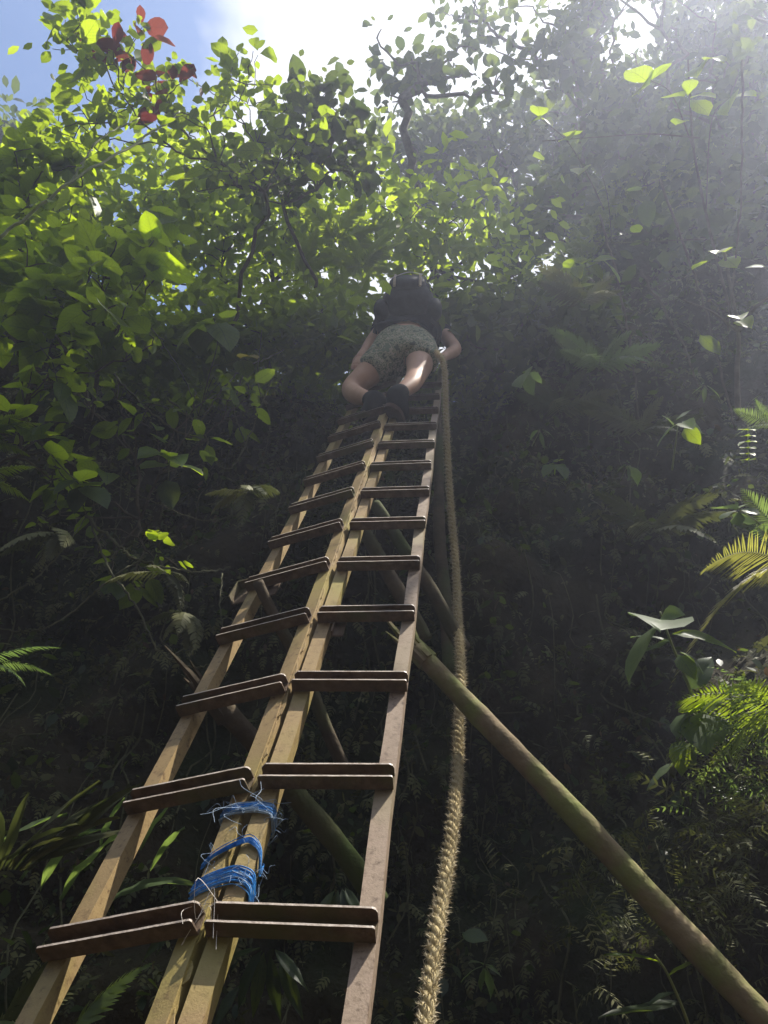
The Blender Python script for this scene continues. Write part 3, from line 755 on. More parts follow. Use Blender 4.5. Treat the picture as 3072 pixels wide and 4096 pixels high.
def frond_mesh(L, n, wid, seed, curve=.5, pw=.10, teeth=False):
    """pinnate frond along +y: returns (verts, quads, uv)"""
    rr = random.Random(seed); V = []; F = []; UV = []
    def cpos(t): return np.array([0, L * t * (1 - .12 * curve * t), L * (.30 * t - curve * t * t)])
    N_ = 14; base = None
    for i in range(N_ + 1):
        t = i / N_; c = cpos(t); r = .006 * L * (1 - .8 * t) + .0006
        for q in range(3):
            a = q * 2.094; V.append(c + np.array([math.cos(a) * r, 0, math.sin(a) * r])); UV.append((.5, .5))
    for i in range(N_):
        for q in range(3):
            a = i * 3 + q; b_ = i * 3 + (q + 1) % 3; F.append((a, b_, b_ + 3, a + 3))
    for i in range(n):
        t = .08 + .92 * i / (n - 1); c = cpos(t); tl = wid * L * (math.sin(math.pi * (t ** .55)) ** .7 if t < .999 else 0.05) + .004
        for sg in (-1, 1):
            k = len(V); ang = .35 + .5 * t + rr.uniform(-.08, .08); d = np.array([sg * math.cos(ang), math.sin(ang), -.12 + rr.uniform(-.15, .1) - curve * t * .8]); d = d / np.linalg.norm(d)
            s_ = np.array([-d[1] * sg, d[0] * sg, 0.0]); s_ /= np.linalg.norm(s_) + 1e-9; hw = pw * L * .5 * (.6 + .4 * math.sin(math.pi * t))
            hw = min(hw, tl * .3)
            dr = np.array([0, 0, -.15 * tl])
            for (a, w_) in ((0, .5), (.3, 1), (.65, .8), (1, .08)):
                p = c + d * tl * a + dr * a * a
                V.append(p - s_ * hw * w_); V.append(p + s_ * hw * w_); UV += [(0, a), (1, a)]
            for j in range(3): F.append((k + j * 2, k + j * 2 + 1, k + j * 2 + 3, k + j * 2 + 2))
    return np.array(V), np.array(F), np.array(UV)
FRONDS = {}
def fern(name, label, root, fronds, mat='fern', n=22, wid=.20, pw=.07, seed=1, cat='fern', group=None, curve=.5, part='frond'):
    """fronds: (direction xyz, length, roll)"""
    rr = random.Random(seed); root = np.asarray(root); e = empty(name, root); tag(e, label, cat, group)
    for q, (d, L, roll) in enumerate(fronds):
        key = (mat, n, wid, pw, curve, q % 3)
        if key not in FRONDS:
            v, f, u_ = frond_mesh(1.0, n, wid, 5 + q % 3, curve * (1 + .25 * (q % 3 - 1)), pw); me = mesh_np(part, v, f, uv=u_, rnd=np.full(len(v), .2 * (q % 3))); me.materials.append(M[mat]); FRONDS[key] = me
        o = bpy.data.objects.new(part, FRONDS[key]); COL.objects.link(o); o.parent = e; o.location = (0, 0, 0)
        d = norm(d); x = norm(np.cross(d, [0, 0, 1]) + np.array([1e-4, 0, 0])); z = np.cross(x, d)
        A = Matrix(((x[0], d[0], z[0]), (x[1], d[1], z[1]), (x[2], d[2], z[2]))) @ Matrix.Rotation(roll, 3, 'Y')
        o.rotation_euler = A.to_euler(); o.scale = (L, L, L)
    return e
def vine(name, label, pts, r, mat='vine', leaves=0, seed=1, lk='ovate', lm='leaf_dark', ls=.06, cat='vine', group=None, r1=None):
    rr = np.random.default_rng(seed); pr = random.Random(seed); P = np.array([W(*p) for p in pts]); C = spline(P, max(16, 9 * len(P)))
    C += rr.normal(0, r * .5, C.shape)
    e = empty(name, P[0]); tag(e, label, cat, group)
    m = MB(); m.tube(C, np.linspace(r, r1 if r1 else r * .55, len(C)), 6); m.build('stem', M[mat], e, smooth=True)
    for q in range(leaves):
        c = C[pr.randrange(3, len(C))]; leaf_obj(lk, lm, c, pr.uniform(0, 6.28), pr.gauss(-.4, .4), pr.gauss(0, .5), ls * pr.uniform(.6, 1.3), e, pr)
    return e
def rosette(name, label, root, stem_pts, leaves, kind, mat, size, seed, cat='plant', bark='stem_green', r=.006, group=None):
    """one stem and leaves set by hand: leaves = (px, py, Z, yaw, pitch, roll, scale)"""
    pr = random.Random(seed); root = np.asarray(root); e = empty(name, root); tag(e, label, cat, group)
    P = [W(*p) for p in stem_pts]; m = MB(); C = spline(P, 6 * len(P)); m.tube(C, np.linspace(r, r * .45, len(C)), 6)
    for (px, py, Z, yw, pt, rl, s_) in leaves:
        p = W(px, py, Z); j = int(np.argmin(np.linalg.norm(C - p, axis=1))); q = C[j]
        if np.linalg.norm(p - q) > .01: m.tube(spline([q, (p + q) / 2 + np.array([0, 0, .01]), p], 6), r * .3, 4)
        leaf_obj(kind, mat, p, yw, pt, rl, size * s_, e, pr)
    m.build('stem', M[bark], e, smooth=True)
    return e

# sunlit places on the plants (open gaps in the canopy towards the sun)
for p in [(690, 660, 2.9), (720, 690, 2.9), (740, 735, 2.8), (735, 780, 2.8), (750, 700, 2.7), (700, 565, 3.1), (740, 560, 3.1), (760, 560, 3.0), (755, 640, 2.8), (690, 430, 3.6), (740, 420, 3.6), (745, 500, 3.3)]: add_lit(W(*p), .24)

for p in [(60, 300, 4.0), (110, 290, 3.9), (150, 260, 4.4), (40, 250, 4.4), (80, 320, 3.9), (30, 300, 4.0)]: add_lit(W(*p), .26)
for p in [(200, 250, 6.8), (100, 240, 6.5), (280, 240, 7.0), (310, 200, 7.0)]: add_lit(W(*p), .4)
for p in [(335, 230, 6.2), (305, 255, 6.1), (360, 250, 6.1), (400, 245, 6.6), (445, 255, 6.6)]: add_lit(W(*p), .33)
rl = random.Random(9)
for k in range(30): add_lit(W(rl.uniform(60, 380), rl.uniform(170, 310), 6.6), .16)
for k in range(26): add_lit(W(rl.uniform(300, 480), rl.uniform(190, 300), 6.7), .10)

for p in [(30, 380, 3.7), (20, 430, 3.55), (110, 345, 4.0)]: add_lit(W(*p), .24)

# ------------------------------------------------------------------ moss and small growth on the cliff
def cliff_cover():
    rr = np.random.default_rng(21); n = 30000
    x = rr.uniform(-4.2, 4.2, n); z = rr.uniform(0, 1, n) ** .9
    P = []; 
    for a, b_ in zip(x, z):
        T = float(cliff_top(a)); zz = .2 + (T - .2) * b_
        if mnoise.noise(Vector((a * 1.6, zz * 1.6, 9))) < -.22 and rr.uniform() < .8: continue
        P.append((a, cliff_y(a, zz) - .01, zz))
    P = np.array(P)
    v, f, u_ = frond_mesh(1.0, 6, .30, 3, .7, .16)
    # lighter template: keep pinnae only
    k = 45; v2 = v[k:]; f2 = f[f.min(1) >= k] - k; u2 = u_[k:]
    n = len(P); yaw = math.pi + rr.normal(0, .7, n)
    rot = rotm(yaw, rr.normal(-.7, .5, n), rr.normal(0, .5, n))
    o = mass('cliff_moss', P[::2], (v2, f2, u2), .07, M['moss'], None, 5, rot=rot[::2], size_j=.55)
    tag(o, 'small mossy ferns covering the dark cliff face', 'moss', kind='stuff')
    t3 = [leaf_lo('ovate', 31), leaf_lo('lance', 32), leaf_lo('obov', 33)]; TV, TF, TU = [], [], []
    for j, (a_, b_, c_) in enumerate(t3):
        ca, sa = math.cos(j * 2.0 - 2), math.sin(j * 2.0 - 2); Rz = np.array([[ca, -sa, 0], [sa, ca, 0], [0, 0, 1]])
        TV.append(a_ @ Rz.T * (1, .8, .7)[j]); TF.append(b_ + 8 * j); TU.append(c_)
    P2 = P[1::2] + rr.normal(0, .02, P[1::2].shape); n2 = len(P2)
    o = mass('cliff_seedlings', P2, (np.vstack(TV), np.vstack(TF), np.vstack(TU)), .036, M['moss'], None, 15, rot=rotm(rr.uniform(0, 6.28, n2), rr.normal(-.5, .7, n2), rr.normal(0, .7, n2)), size_j=.6)
    tag(o, 'tiny mossy leaves packed over the cliff face', 'moss', kind='stuff')
    # broad little leaves between
    idx = rr.choice(n, 5000, replace=False)
    rot = rotm(math.pi + rr.normal(0, .9, 5000), rr.normal(-.5, .5, 5000), rr.normal(0, .6, 5000))
    o = mass('cliff_creeper', P[idx] + np.array([0, -.04, .01]), leaf_lo('ovate', 4), .055, M['leaf_dark'], None, 6, rot=rot, size_j=.4)
    tag(o, 'small leaved creeper scattered over the cliff face', 'creeper', kind='stuff')
    idx = rr.choice(n, 600, replace=False)
    rot = rotm(rr.uniform(0, 6.28, 600), rr.normal(-.6, .5, 600), rr.normal(0, .7, 600))
    o = mass('dead_leaves', P[idx] + np.array([0, -.06, .01]), leaf_lo('ovate', 12), .034, M['leaf_dead'], None, 16, rot=rot, size_j=.4)
    tag(o, 'brown dead leaves caught on the cliff face', 'dead leaves', kind='stuff')
    m = MB()
    for k in range(170):
        a = rr.uniform(-3.2, 3.2); z0 = rr.uniform(1.5, min(6, float(cliff_top(a)) - .1)); L = rr.uniform(.3, 1.3); pts = []
        for j in range(7):
            zz = z0 - L * j / 6; xx = a + .10 * mnoise.noise(Vector((k * 3.1, j * .6, 0))) * j / 3; pts.append((xx, cliff_y(xx, zz) - .04 - .03 * math.sin(j + k), zz))
        m.tube(spline(pts, 16), rr.uniform(.002, .0055), 4)
    tag(m.build('hanging_roots', M['vine']), 'fine roots hanging down the cliff face', 'roots', kind='stuff')
cliff_cover()
def edge_growth():
    """undergrowth along the lip of the cliff and the slope above"""
    rr = np.random.default_rng(31); P = []
    for _ in range(6500):
        x = rr.uniform(-4.5, 4.5); T = float(cliff_top(x)); d = rr.exponential(.35); y = cliff_y(x, T) + d; P.append((x, y, T + .5 * d + rr.uniform(-.35, .35) * (1 if d < .3 else .6)))
    P = np.array(P); P = P[sun_free(P)]
    v, f, u_ = frond_mesh(1.0, 9, .24, 8, .8, .11); k = 45; v2, f2, u2 = v[k:], f[f.min(1) >= k] - k, u_[k:]
    n = len(P); rot = rotm(math.pi + rr.normal(0, 1.1, n), rr.normal(-.1, .6, n), rr.normal(0, .5, n))
    o = mass('undergrowth', P, (v2, f2, u2), .20, M['fern'], None, 9, rot=rot, size_j=.4)
    tag(o, 'dark ferny undergrowth along the lip of the cliff', 'undergrowth', kind='stuff')
edge_growth()

# ------------------------------------------------------------------ trees and shrubs above the cliff, left
def red_zone(p):
    q = p - CAM; y = q[2] * CP - q[1] * SP; Z = q[2] * SP + q[1] * CP; px = 384 + FPX * q[0] / Z; py = 512 - FPX * y / Z
    return ((px - 124) / 24) ** 2 + ((py - 42) / 40) ** 2 < 1 or ((px - 178) / 34) ** 2 + ((py - 93) / 20) ** 2 < 1
shrub('red_tipped_tree', 'broad leaved tree with dark red young leaves against the blue sky', 'tree', W(230, 330, 5.2),
      [(85, 40, 5.0, 36, 45, .35, 34), (130, 75, 5.0, 36, 55, .35, 36), (175, 110, 5.0, 40, 45, .4, 32), (235, 82, 5.1, 34, 50, .4, 26), (75, 125, 4.9, 40, 35, .3, 22), (285, 122, 5.2, 45, 42, .4, 26), (230, 160, 5.1, 80, 40, .4, 36)],
      'round', 'leaf_mid', .105, 2, 41, .014, .0018, fill=620, fsize=.07, kinds=('round', 'round', 'ovate', 'obov'), maxleaf=300, clear=False, alt=(red_zone, 'leaf_red'))
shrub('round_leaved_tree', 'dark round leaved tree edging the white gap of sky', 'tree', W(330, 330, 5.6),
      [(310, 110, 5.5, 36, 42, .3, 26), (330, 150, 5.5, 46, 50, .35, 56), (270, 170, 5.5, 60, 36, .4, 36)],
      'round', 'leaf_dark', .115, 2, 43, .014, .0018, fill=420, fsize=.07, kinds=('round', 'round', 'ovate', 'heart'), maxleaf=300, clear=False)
shrub('heart_leaved_shrub', 'shrub with big sunlit heart shaped leaves hanging over the cliff', 'shrub', W(90, 420, 4.3),
      [(60, 285, 4.0, 55, 40, .3, 26), (100, 310, 3.9, 50, 40, .3, 26), (40, 330, 3.9, 45, 40, .3, 18), (130, 250, 4.2, 60, 40, .4, 22), (40, 230, 4.3, 50, 40, .4, 20)],
      'heart', 'leaf_heart', .135, 2, 47, .014, .002, maxleaf=230, alpha=.5, clear=False, fill=300, fsize=.065, kinds=('heart', 'heart', 'ovate', 'round'))
shrub('overhanging_shrub', 'shrub with large shaded leaves beneath the red tipped tree', 'shrub', W(60, 300, 5.0),
      [(50, 165, 4.8, 55, 30, .3, 28), (120, 180, 4.8, 60, 30, .3, 26), (30, 210, 4.7, 40, 35, .3, 20), (180, 195, 5.0, 50, 30, .4, 18)],
      'heart', 'leaf_mid', .145, 2, 49, .014, .0018, maxleaf=260, clear=True, fill=300, fsize=.065, kinds=('heart', 'round', 'ovate'))
tree('leafy_bush', 'sunlit small leaved bush behind the heart leaved shrub', W(60, 330, 7.0), [(40, 240, 6.6, 80, 65, .25, 70), (110, 255, 6.6, 80, 70, .25, 80), (60, 185, 6.8, 70, 35, .25, 46), (140, 195, 6.9, 60, 35, .25, 46)], .105, 'leaf_small', 51, .03, 'ovate', 0, 10, .26, clear=False, cat='bush', group='bushes above the cliff')
tree('leafy_bush', 'sunlit bush of small leaves between the trees and the climber', W(250, 330, 7.2), [(200, 240, 6.8, 80, 65, .25, 80), (280, 225, 7.0, 70, 70, .25, 80), (340, 230, 7.0, 60, 70, .25, 70), (215, 180, 7.1, 55, 30, .25, 40)], .105, 'leaf_small', 53, .03, 'ovate', 0, 10, .26, clear=False, cat='bush', group='bushes above the cliff')
tree('leafy_bush', 'sunlit bush spreading above the backpack of the climber', W(430, 330, 7.4), [(400, 230, 6.6, 60, 65, .22, 60), (460, 250, 6.6, 50, 60, .22, 60)], .105, 'leaf_small', 57, .03, 'ovate', 0, 10, .26, clear=False, cat='bush', group='bushes above the cliff')
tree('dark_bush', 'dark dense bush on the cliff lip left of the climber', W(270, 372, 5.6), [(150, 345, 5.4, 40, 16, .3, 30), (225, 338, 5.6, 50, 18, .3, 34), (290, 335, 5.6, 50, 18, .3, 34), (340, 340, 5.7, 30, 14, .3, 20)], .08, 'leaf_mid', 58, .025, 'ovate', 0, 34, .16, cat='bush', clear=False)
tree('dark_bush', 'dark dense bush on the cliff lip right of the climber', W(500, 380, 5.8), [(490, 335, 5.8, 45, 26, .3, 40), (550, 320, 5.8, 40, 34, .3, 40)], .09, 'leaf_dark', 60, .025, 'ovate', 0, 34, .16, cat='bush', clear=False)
tree('distant_tree', 'hazy distant tree at the edge of the blue sky', W(6, 260, 15), [(5, 165, 14.5, 28, 30, 1., 40), (-30, 170, 14.5, 40, 40, 1., 40)], .2, 'leaf_dark', 59, .12, 'ovate', 0, 34, .4, clear=False)
for k, (px, py, Z, L, mt) in enumerate([(335, 222, 6.2, .42, 'fern'), (300, 255, 6.1, .38, 'fern'), (362, 248, 6.1, .38, 'fern'), (350, 290, 5.9, .36, 'fern')]):
    rr = random.Random(70 + k)
    fr = [((math.cos(a), math.sin(a) * .8 - .3, rr.uniform(.15, .7)), L * rr.uniform(.8, 1.15), rr.uniform(-.4, .4)) for a in [q * 6.283 / 7 + rr.uniform(-.3, .3) for q in range(7)]]
    fern('tree_fern', ['tall sunlit fern right above the climber\'s left shoulder, topmost', 'sunlit fern left of the climber among bushes', 'sunlit fern directly above the backpack', 'feathery fern beside the backpack\'s left edge'][k], W(px, py + 20, Z), fr, mt, 34, .20, .034, 70 + k, group='ferns above the cliff')

# ------------------------------------------------------------------ tall trees, centre and right
tree('tall_tree', 'tall small leaved tree along the right of the white sky gap', W(470, 360, 8.0), [(415, 40, 7.6, 45, 70, .5, 50), (410, 130, 7.6, 34, 60, .5, 46), (435, 210, 7.6, 50, 60, .5, 56), (465, 90, 7.8, 50, 80, .6, 70), (395, 200, 7.4, 28, 40, .4, 26)], .125, 'leaf_dark', 61, .045, 'ovate', 240, 9, .2, obj_kind='round')
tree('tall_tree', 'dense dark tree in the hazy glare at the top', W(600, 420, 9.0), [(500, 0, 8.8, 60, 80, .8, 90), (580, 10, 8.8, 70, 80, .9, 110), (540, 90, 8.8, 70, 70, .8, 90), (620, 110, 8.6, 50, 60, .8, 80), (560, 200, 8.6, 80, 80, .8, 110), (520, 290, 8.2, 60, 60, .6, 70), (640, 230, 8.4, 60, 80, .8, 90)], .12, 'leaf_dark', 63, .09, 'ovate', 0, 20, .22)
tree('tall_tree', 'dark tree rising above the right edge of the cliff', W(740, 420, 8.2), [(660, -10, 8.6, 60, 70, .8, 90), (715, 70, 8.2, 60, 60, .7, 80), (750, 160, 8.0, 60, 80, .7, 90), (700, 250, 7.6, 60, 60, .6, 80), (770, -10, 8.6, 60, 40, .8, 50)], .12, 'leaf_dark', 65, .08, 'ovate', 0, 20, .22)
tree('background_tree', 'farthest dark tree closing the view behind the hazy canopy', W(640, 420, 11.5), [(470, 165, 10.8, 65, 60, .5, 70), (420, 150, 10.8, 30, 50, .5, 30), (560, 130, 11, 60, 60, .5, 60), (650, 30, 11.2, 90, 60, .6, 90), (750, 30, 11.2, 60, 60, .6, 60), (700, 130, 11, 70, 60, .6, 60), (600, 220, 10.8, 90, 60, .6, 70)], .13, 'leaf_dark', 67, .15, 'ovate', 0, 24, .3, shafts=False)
shrub('trailing_shrub', 'trailing shrub with lit heart shaped leaves down the left edge', 'shrub', W(-20, 500, 3.7),
      [(35, 375, 3.7, 40, 36, .2, 22), (15, 435, 3.55, 30, 40, .2, 18), (110, 345, 4.0, 50, 26, .2, 16), (60, 470, 3.6, 40, 26, .2, 10)],
      'heart', 'leaf_heart', .095, 2, 48, .012, .0016, maxleaf=120, clear=False, kinds=('heart', 'ovate', 'round'), alpha=.6)
shrub('shaded_creeper_shrub', 'dim leafy creeper hanging in the dark between vines and ladder', 'shrub', W(140, 520, 3.9),
      [(90, 400, 4.0, 50, 40, .25, 26), (160, 440, 3.9, 50, 50, .25, 26), (70, 500, 3.6, 50, 40, .25, 20), (230, 400, 4.2, 40, 40, .25, 18), (130, 560, 3.5, 60, 40, .25, 16)],
      'ovate', 'leaf_mid', .085, 2, 50, .010, .0015, maxleaf=190, clear=False, kinds=('ovate', 'heart', 'round', 'lance'), alpha=.6)

# ------------------------------------------------------------------ single plants, placed by hand
def leaf_ab(kind, mat, A, B_, parent, roll, pr):
    """leaf from base A to tip B_ (each px, py, depth)"""
    a, b_ = W(*A), W(*B_); d = b_ - a; L = float(np.linalg.norm(d)); d = d / L
    n = np.array([0, -.35, .75]) + norm(CAM - a) * .3; n = norm(n - d * (n @ d)); x = np.cross(d, n)
    Rm = Matrix(((x[0], d[0], n[0]), (x[1], d[1], n[1]), (x[2], d[2], n[2]))) @ Matrix.Rotation(roll, 3, 'Y')
    o = bpy.data.objects.new('leaf', pr.choice(leaf_meshes(kind, mat))); COL.objects.link(o); o.parent = parent
    o.location = Vector(a) - parent.location; o.rotation_euler = Rm.to_euler(); o.scale = (L, L, L); return o
def plant(name, label, stems, leaves, seed=1, cat='plant', bark='stem_green', group=None):
    """stems: ([(px,py,Z)...], r); leaves: (kind, mat, A, B, roll)"""
    pr = random.Random(seed); root = W(*stems[0][0][0]); e = empty(name, root); tag(e, label, cat, group)
    for pts, r in stems:
        C = spline([W(*p) for p in pts], 7 * len(pts)); m = MB(); m.tube(C, np.linspace(r, r * .5, len(C)), 6); m.build('stem', M[bark], e, smooth=True)
    for (k, mt, A, B_, rl) in leaves: leaf_ab(k, mt, A, B_, e, rl + pr.gauss(0, .15), pr)
    return e
def auto_leaves(c, Z, n, rad, kind, mat, seed, droop=.2, z_j=.08):
    pr = random.Random(seed); L = []
    for q in range(n):
        a = q / n * 6.283 + pr.uniform(-.3, .3); r = rad * pr.uniform(.7, 1.2); z = Z + pr.gauss(0, z_j)
        L.append((kind, mat, (c[0] + math.cos(a) * 2, c[1] + math.sin(a) * 2, Z), (c[0] + math.cos(a) * r, c[1] + math.sin(a) * r * .75 + droop * rad, z), pr.gauss(0, .4)))
    return L

# -- right edge
plant('broad_leaved_plant', 'plant with long pale drooping leaves, one bitten, growing from the cliff', [([(700, 735, 3.0), (690, 690, 2.9), (672, 645, 2.85), (660, 612, 2.82)], .007)],
      [('ovate', 'leaf_pale', (655, 625, 2.82), (618, 672, 2.7), .3), ('round', 'leaf_pale', (664, 625, 2.8), (654, 603, 2.55), -.2), ('ovate', 'leaf_pale', (660, 620, 2.82), (676, 604, 2.7), .5), ('lance', 'leaf_heart', (672, 634, 2.85), (735, 632, 2.8), .1),
       ('ovate', 'leaf_heart', (678, 655, 2.85), (696, 674, 2.75), .2), ('ovate', 'leaf_pale', (680, 652, 2.85), (708, 666, 2.8), -.3), ('lance', 'leaf_pale', (668, 640, 2.85), (632, 630, 2.9), .2), ('ovate', 'leaf_pale', (690, 690, 2.9), (706, 650, 2.95), .4), ('lance', 'leaf_pale', (670, 640, 2.85), (640, 652, 2.9), -.4)], 1)
plant('low_leafy_plant', 'cluster of sunlit leaves below the long drooping leaves', [([(735, 770, 3.0), (715, 730, 2.9), (690, 712, 2.85)], .006), ([(715, 730, 2.9), (690, 750, 2.85), (670, 768, 2.8)], .004)],
      [('ovate', 'leaf_heart', (700, 710, 2.85), (680, 700, 2.75), .2), ('round', 'leaf_heart', (702, 712, 2.8), (708, 742, 2.6), .1), ('ovate', 'leaf_pale', (690, 712, 2.85), (668, 728, 2.75), .3), ('ovate', 'leaf_heart', (682, 740, 2.85), (676, 768, 2.75), .0), ('ovate', 'leaf_pale', (684, 745, 2.85), (692, 768, 2.75), .3), ('lance', 'leaf_pale', (676, 762, 2.85), (642, 782, 2.8), .2), ('ovate', 'leaf_pale', (698, 708, 2.85), (722, 700, 2.8), .5), ('ovate', 'leaf_heart', (706, 716, 2.85), (730, 724, 2.7), -.2)], 2)
fern('dry_fern', 'drooping yellowed fern frond lit at the right edge', W(800, 572, 2.9), [((-1, -.25, .55), .46, .3), ((-1, .1, .45), .42, -.3), ((-.9, -.3, .35), .38, .5)], 'fern_dry', 38, .34, .012, 81, curve=1.7)
fern('palm_grass', 'bright green grassy palm fronds lit at the right edge', W(800, 722, 2.8), [((-1, -.2, .40), .50, .2), ((-1, .1, .30), .46, -.2), ((-.9, -.3, .12), .45, .3), ((-.8, -.5, .45), .38, 0), ((-1, .3, .1), .4, -.5)], 'fern', 30, .36, .018, 82, curve=.85, cat='palm')
fern('edge_fern', 'bright fern frond pointing in at the right edge above the yellowed fern', W(795, 545, 3.2), [((-.6, -.2, .9), .32, .7), ((-.9, -.2, .5), .26, -.2), ((-.9, -.3, .2), .24, .8)], 'leaf_pale', 28, .26, .024, 83)
fern('edge_fern', 'pale fern fronds highest on the right edge of the cliff', W(775, 425, 3.7), [((-1, -.2, .35), .22, .6), ((-1, .1, 0), .2, -.6), ((-.7, -.4, .5), .18, .8)], 'leaf_pale', 24, .24, .022, 84)
plant('pale_rosette', 'small plant with whitish leaves in front of the right edge fern', [([(775, 540, 3.3), (755, 520, 3.2), (740, 512, 3.15)], .005)], auto_leaves((738, 510), 3.15, 7, 20, 'obov', 'leaf_pale', 3, .1), 3)
plant('leaf_cluster', 'shaded plant with two sunlit leaf tips on the cliff right of the rope', [([(672, 470, 3.7), (676, 440, 3.6), (678, 425, 3.55)], .005)], [('lance', 'leaf_pale', (678, 424, 3.55), (655, 436, 3.5), .2), ('ovate', 'leaf_heart', (680, 424, 3.55), (694, 418, 3.4), .1), ('ovate', 'leaf_pale', (682, 422, 3.55), (704, 426, 3.5), .3), ('lance', 'leaf_pale', (676, 420, 3.55), (690, 408, 3.6), 0), ('ovate', 'leaf_heart', (684, 428, 3.5), (700, 440, 3.4), .3), ('lance', 'leaf_pale', (674, 426, 3.55), (664, 412, 3.5), -.4)], 4)
plant('hanging_sprig', 'small hanging sprig with paired leaves at the right edge', [([(748, 425, 3.4), (748, 445, 3.35), (749, 470, 3.3)], .002)], [(k, 'leaf_heart', (748, 430 + 6 * q, 3.35), (748 + sg * 8, 428 + 6 * q, 3.3), 0) for q in range(6) for sg in (-1, 1) for k in ('ovate',)], 5)
plant('small_seedling', 'small bright green seedling on the dark cliff beside the rope', [([(548, 475, 4.0), (555, 466, 3.95)], .003)], auto_leaves((556, 464), 3.95, 7, 11, 'ovate', 'leaf_heart', 6), 6)
plant('palmate_plant', 'dull palmate leaf low on the cliff beneath the slanting pole', [([(500, 1000, 2.6), (486, 966, 2.5)], .004)], auto_leaves((484, 966), 2.5, 6, 24, 'lance', 'leaf_pale', 7, .35), 7)
plant('lobed_plant', 'single dull leaf on the cliff above the palmate leaf', [([(452, 948, 2.6), (465, 938, 2.5)], .003)], [('round', 'leaf_pale', (462, 934, 2.5), (486, 938, 2.45), .2)], 8)
plant('strap_leaved_plant', 'strap leaved plant with one bright leaf under the thick pole', [([(700, 1060, 2.0), (685, 1015, 1.98), (668, 975, 1.95), (655, 955, 1.95)], .005)], [('lance', 'leaf_heart', (668, 976, 1.95), (694, 955, 1.9), .2), ('strap', 'leaf_heart', (660, 962, 1.95), (606, 942, 1.95), .1), ('lance', 'leaf_dark', (680, 1002, 1.97), (600, 1010, 1.9), .3), ('lance', 'leaf_dark', (676, 992, 1.97), (640, 1000, 1.95), .2)], 9)
def weeds(name, label, c, Z, n, seed, spread=40, hgt=26, mat='grass', cat='weeds'):
    rr = np.random.default_rng(seed); P = []
    for q in range(n):
        P.append(W(c[0] + rr.normal(0, spread), c[1] + rr.normal(0, hgt), Z + rr.normal(0, .12)))
    P = np.array(P); v, f, u_ = frond_mesh(1.0, 7, .22, seed, .5, .05)
    rot = rotm(rr.uniform(0, 6.28, n), rr.normal(.2, .6, n), rr.normal(0, .6, n))
    tag(mass(name, P, (v, f, u_), .12, M[mat], None, seed, rot=rot), label, cat, kind='stuff')
weeds('wispy_weeds', 'wispy sunlit weeds at the right edge below the palm fronds', (745, 752), 2.75, 110, 91, 26, 38, 'grass')
weeds('wispy_weeds', 'wispy shaded weeds in the lower right corner', (735, 850), 2.4, 130, 92, 24, 60, 'moss')
weeds('wispy_weeds', 'thin weeds around the palmate leaf', (640, 900), 2.6, 170, 93, 80, 60, 'moss')

# -- upper right: hazy branches
plant('forked_sapling', 'bare forked sapling with a few lit leaves at the right edge', [([(738, 420, 4.4), (737, 370, 4.5), (738, 332, 4.6), (724, 250, 4.9)], .018), ([(738, 332, 4.6), (755, 308, 4.6), (790, 285, 4.6)], .016), ([(738, 332, 4.6), (712, 312, 4.6), (683, 300, 4.6)], .009)],
      [('ovate', 'leaf_heart', (735, 318, 4.6), (745, 308, 4.4), .1), ('ovate', 'leaf_heart', (738, 322, 4.6), (752, 316, 4.4), .1), ('ovate', 'leaf_heart', (726, 252, 4.9), (712, 246, 4.7), .1), ('ovate', 'leaf_heart', (724, 258, 4.9), (738, 264, 4.7), .3), ('ovate', 'leaf_heart', (692, 270, 4.7), (705, 258, 4.6), .2), ('ovate', 'leaf_pale', (745, 268, 4.8), (765, 262, 4.7), .2), ('ovate', 'leaf_heart', (700, 335, 4.4), (722, 352, 4.3), .5)], 11, 'sapling', 'bark')
plant('spiny_branch', 'long spiny horizontal twig in the haze, upper of two', [([(700, 138, 5.2), (650, 134, 5.2), (600, 137, 5.2), (542, 141, 5.2)], .006), ([(604, 210, 5.2), (590, 180, 5.2), (568, 142, 5.2), (542, 120, 5.2)], .006)],
      [('ovate', 'leaf_heart', (540, 117, 5.2), (537, 97, 5.0), .1), ('round', 'leaf_heart', (540, 119, 5.2), (527, 120, 5.1), .1), ('ovate', 'leaf_heart', (542, 119, 5.2), (556, 120, 5.1), .3), ('ovate', 'leaf_heart', (570, 138, 5.2), (562, 132, 5.0), .1), ('ovate', 'leaf_heart', (566, 136, 5.2), (582, 128, 5.0), .1), ('ovate', 'leaf_heart', (584, 168, 5.2), (575, 168, 5.0), .1)], 12, 'branch', 'vine')
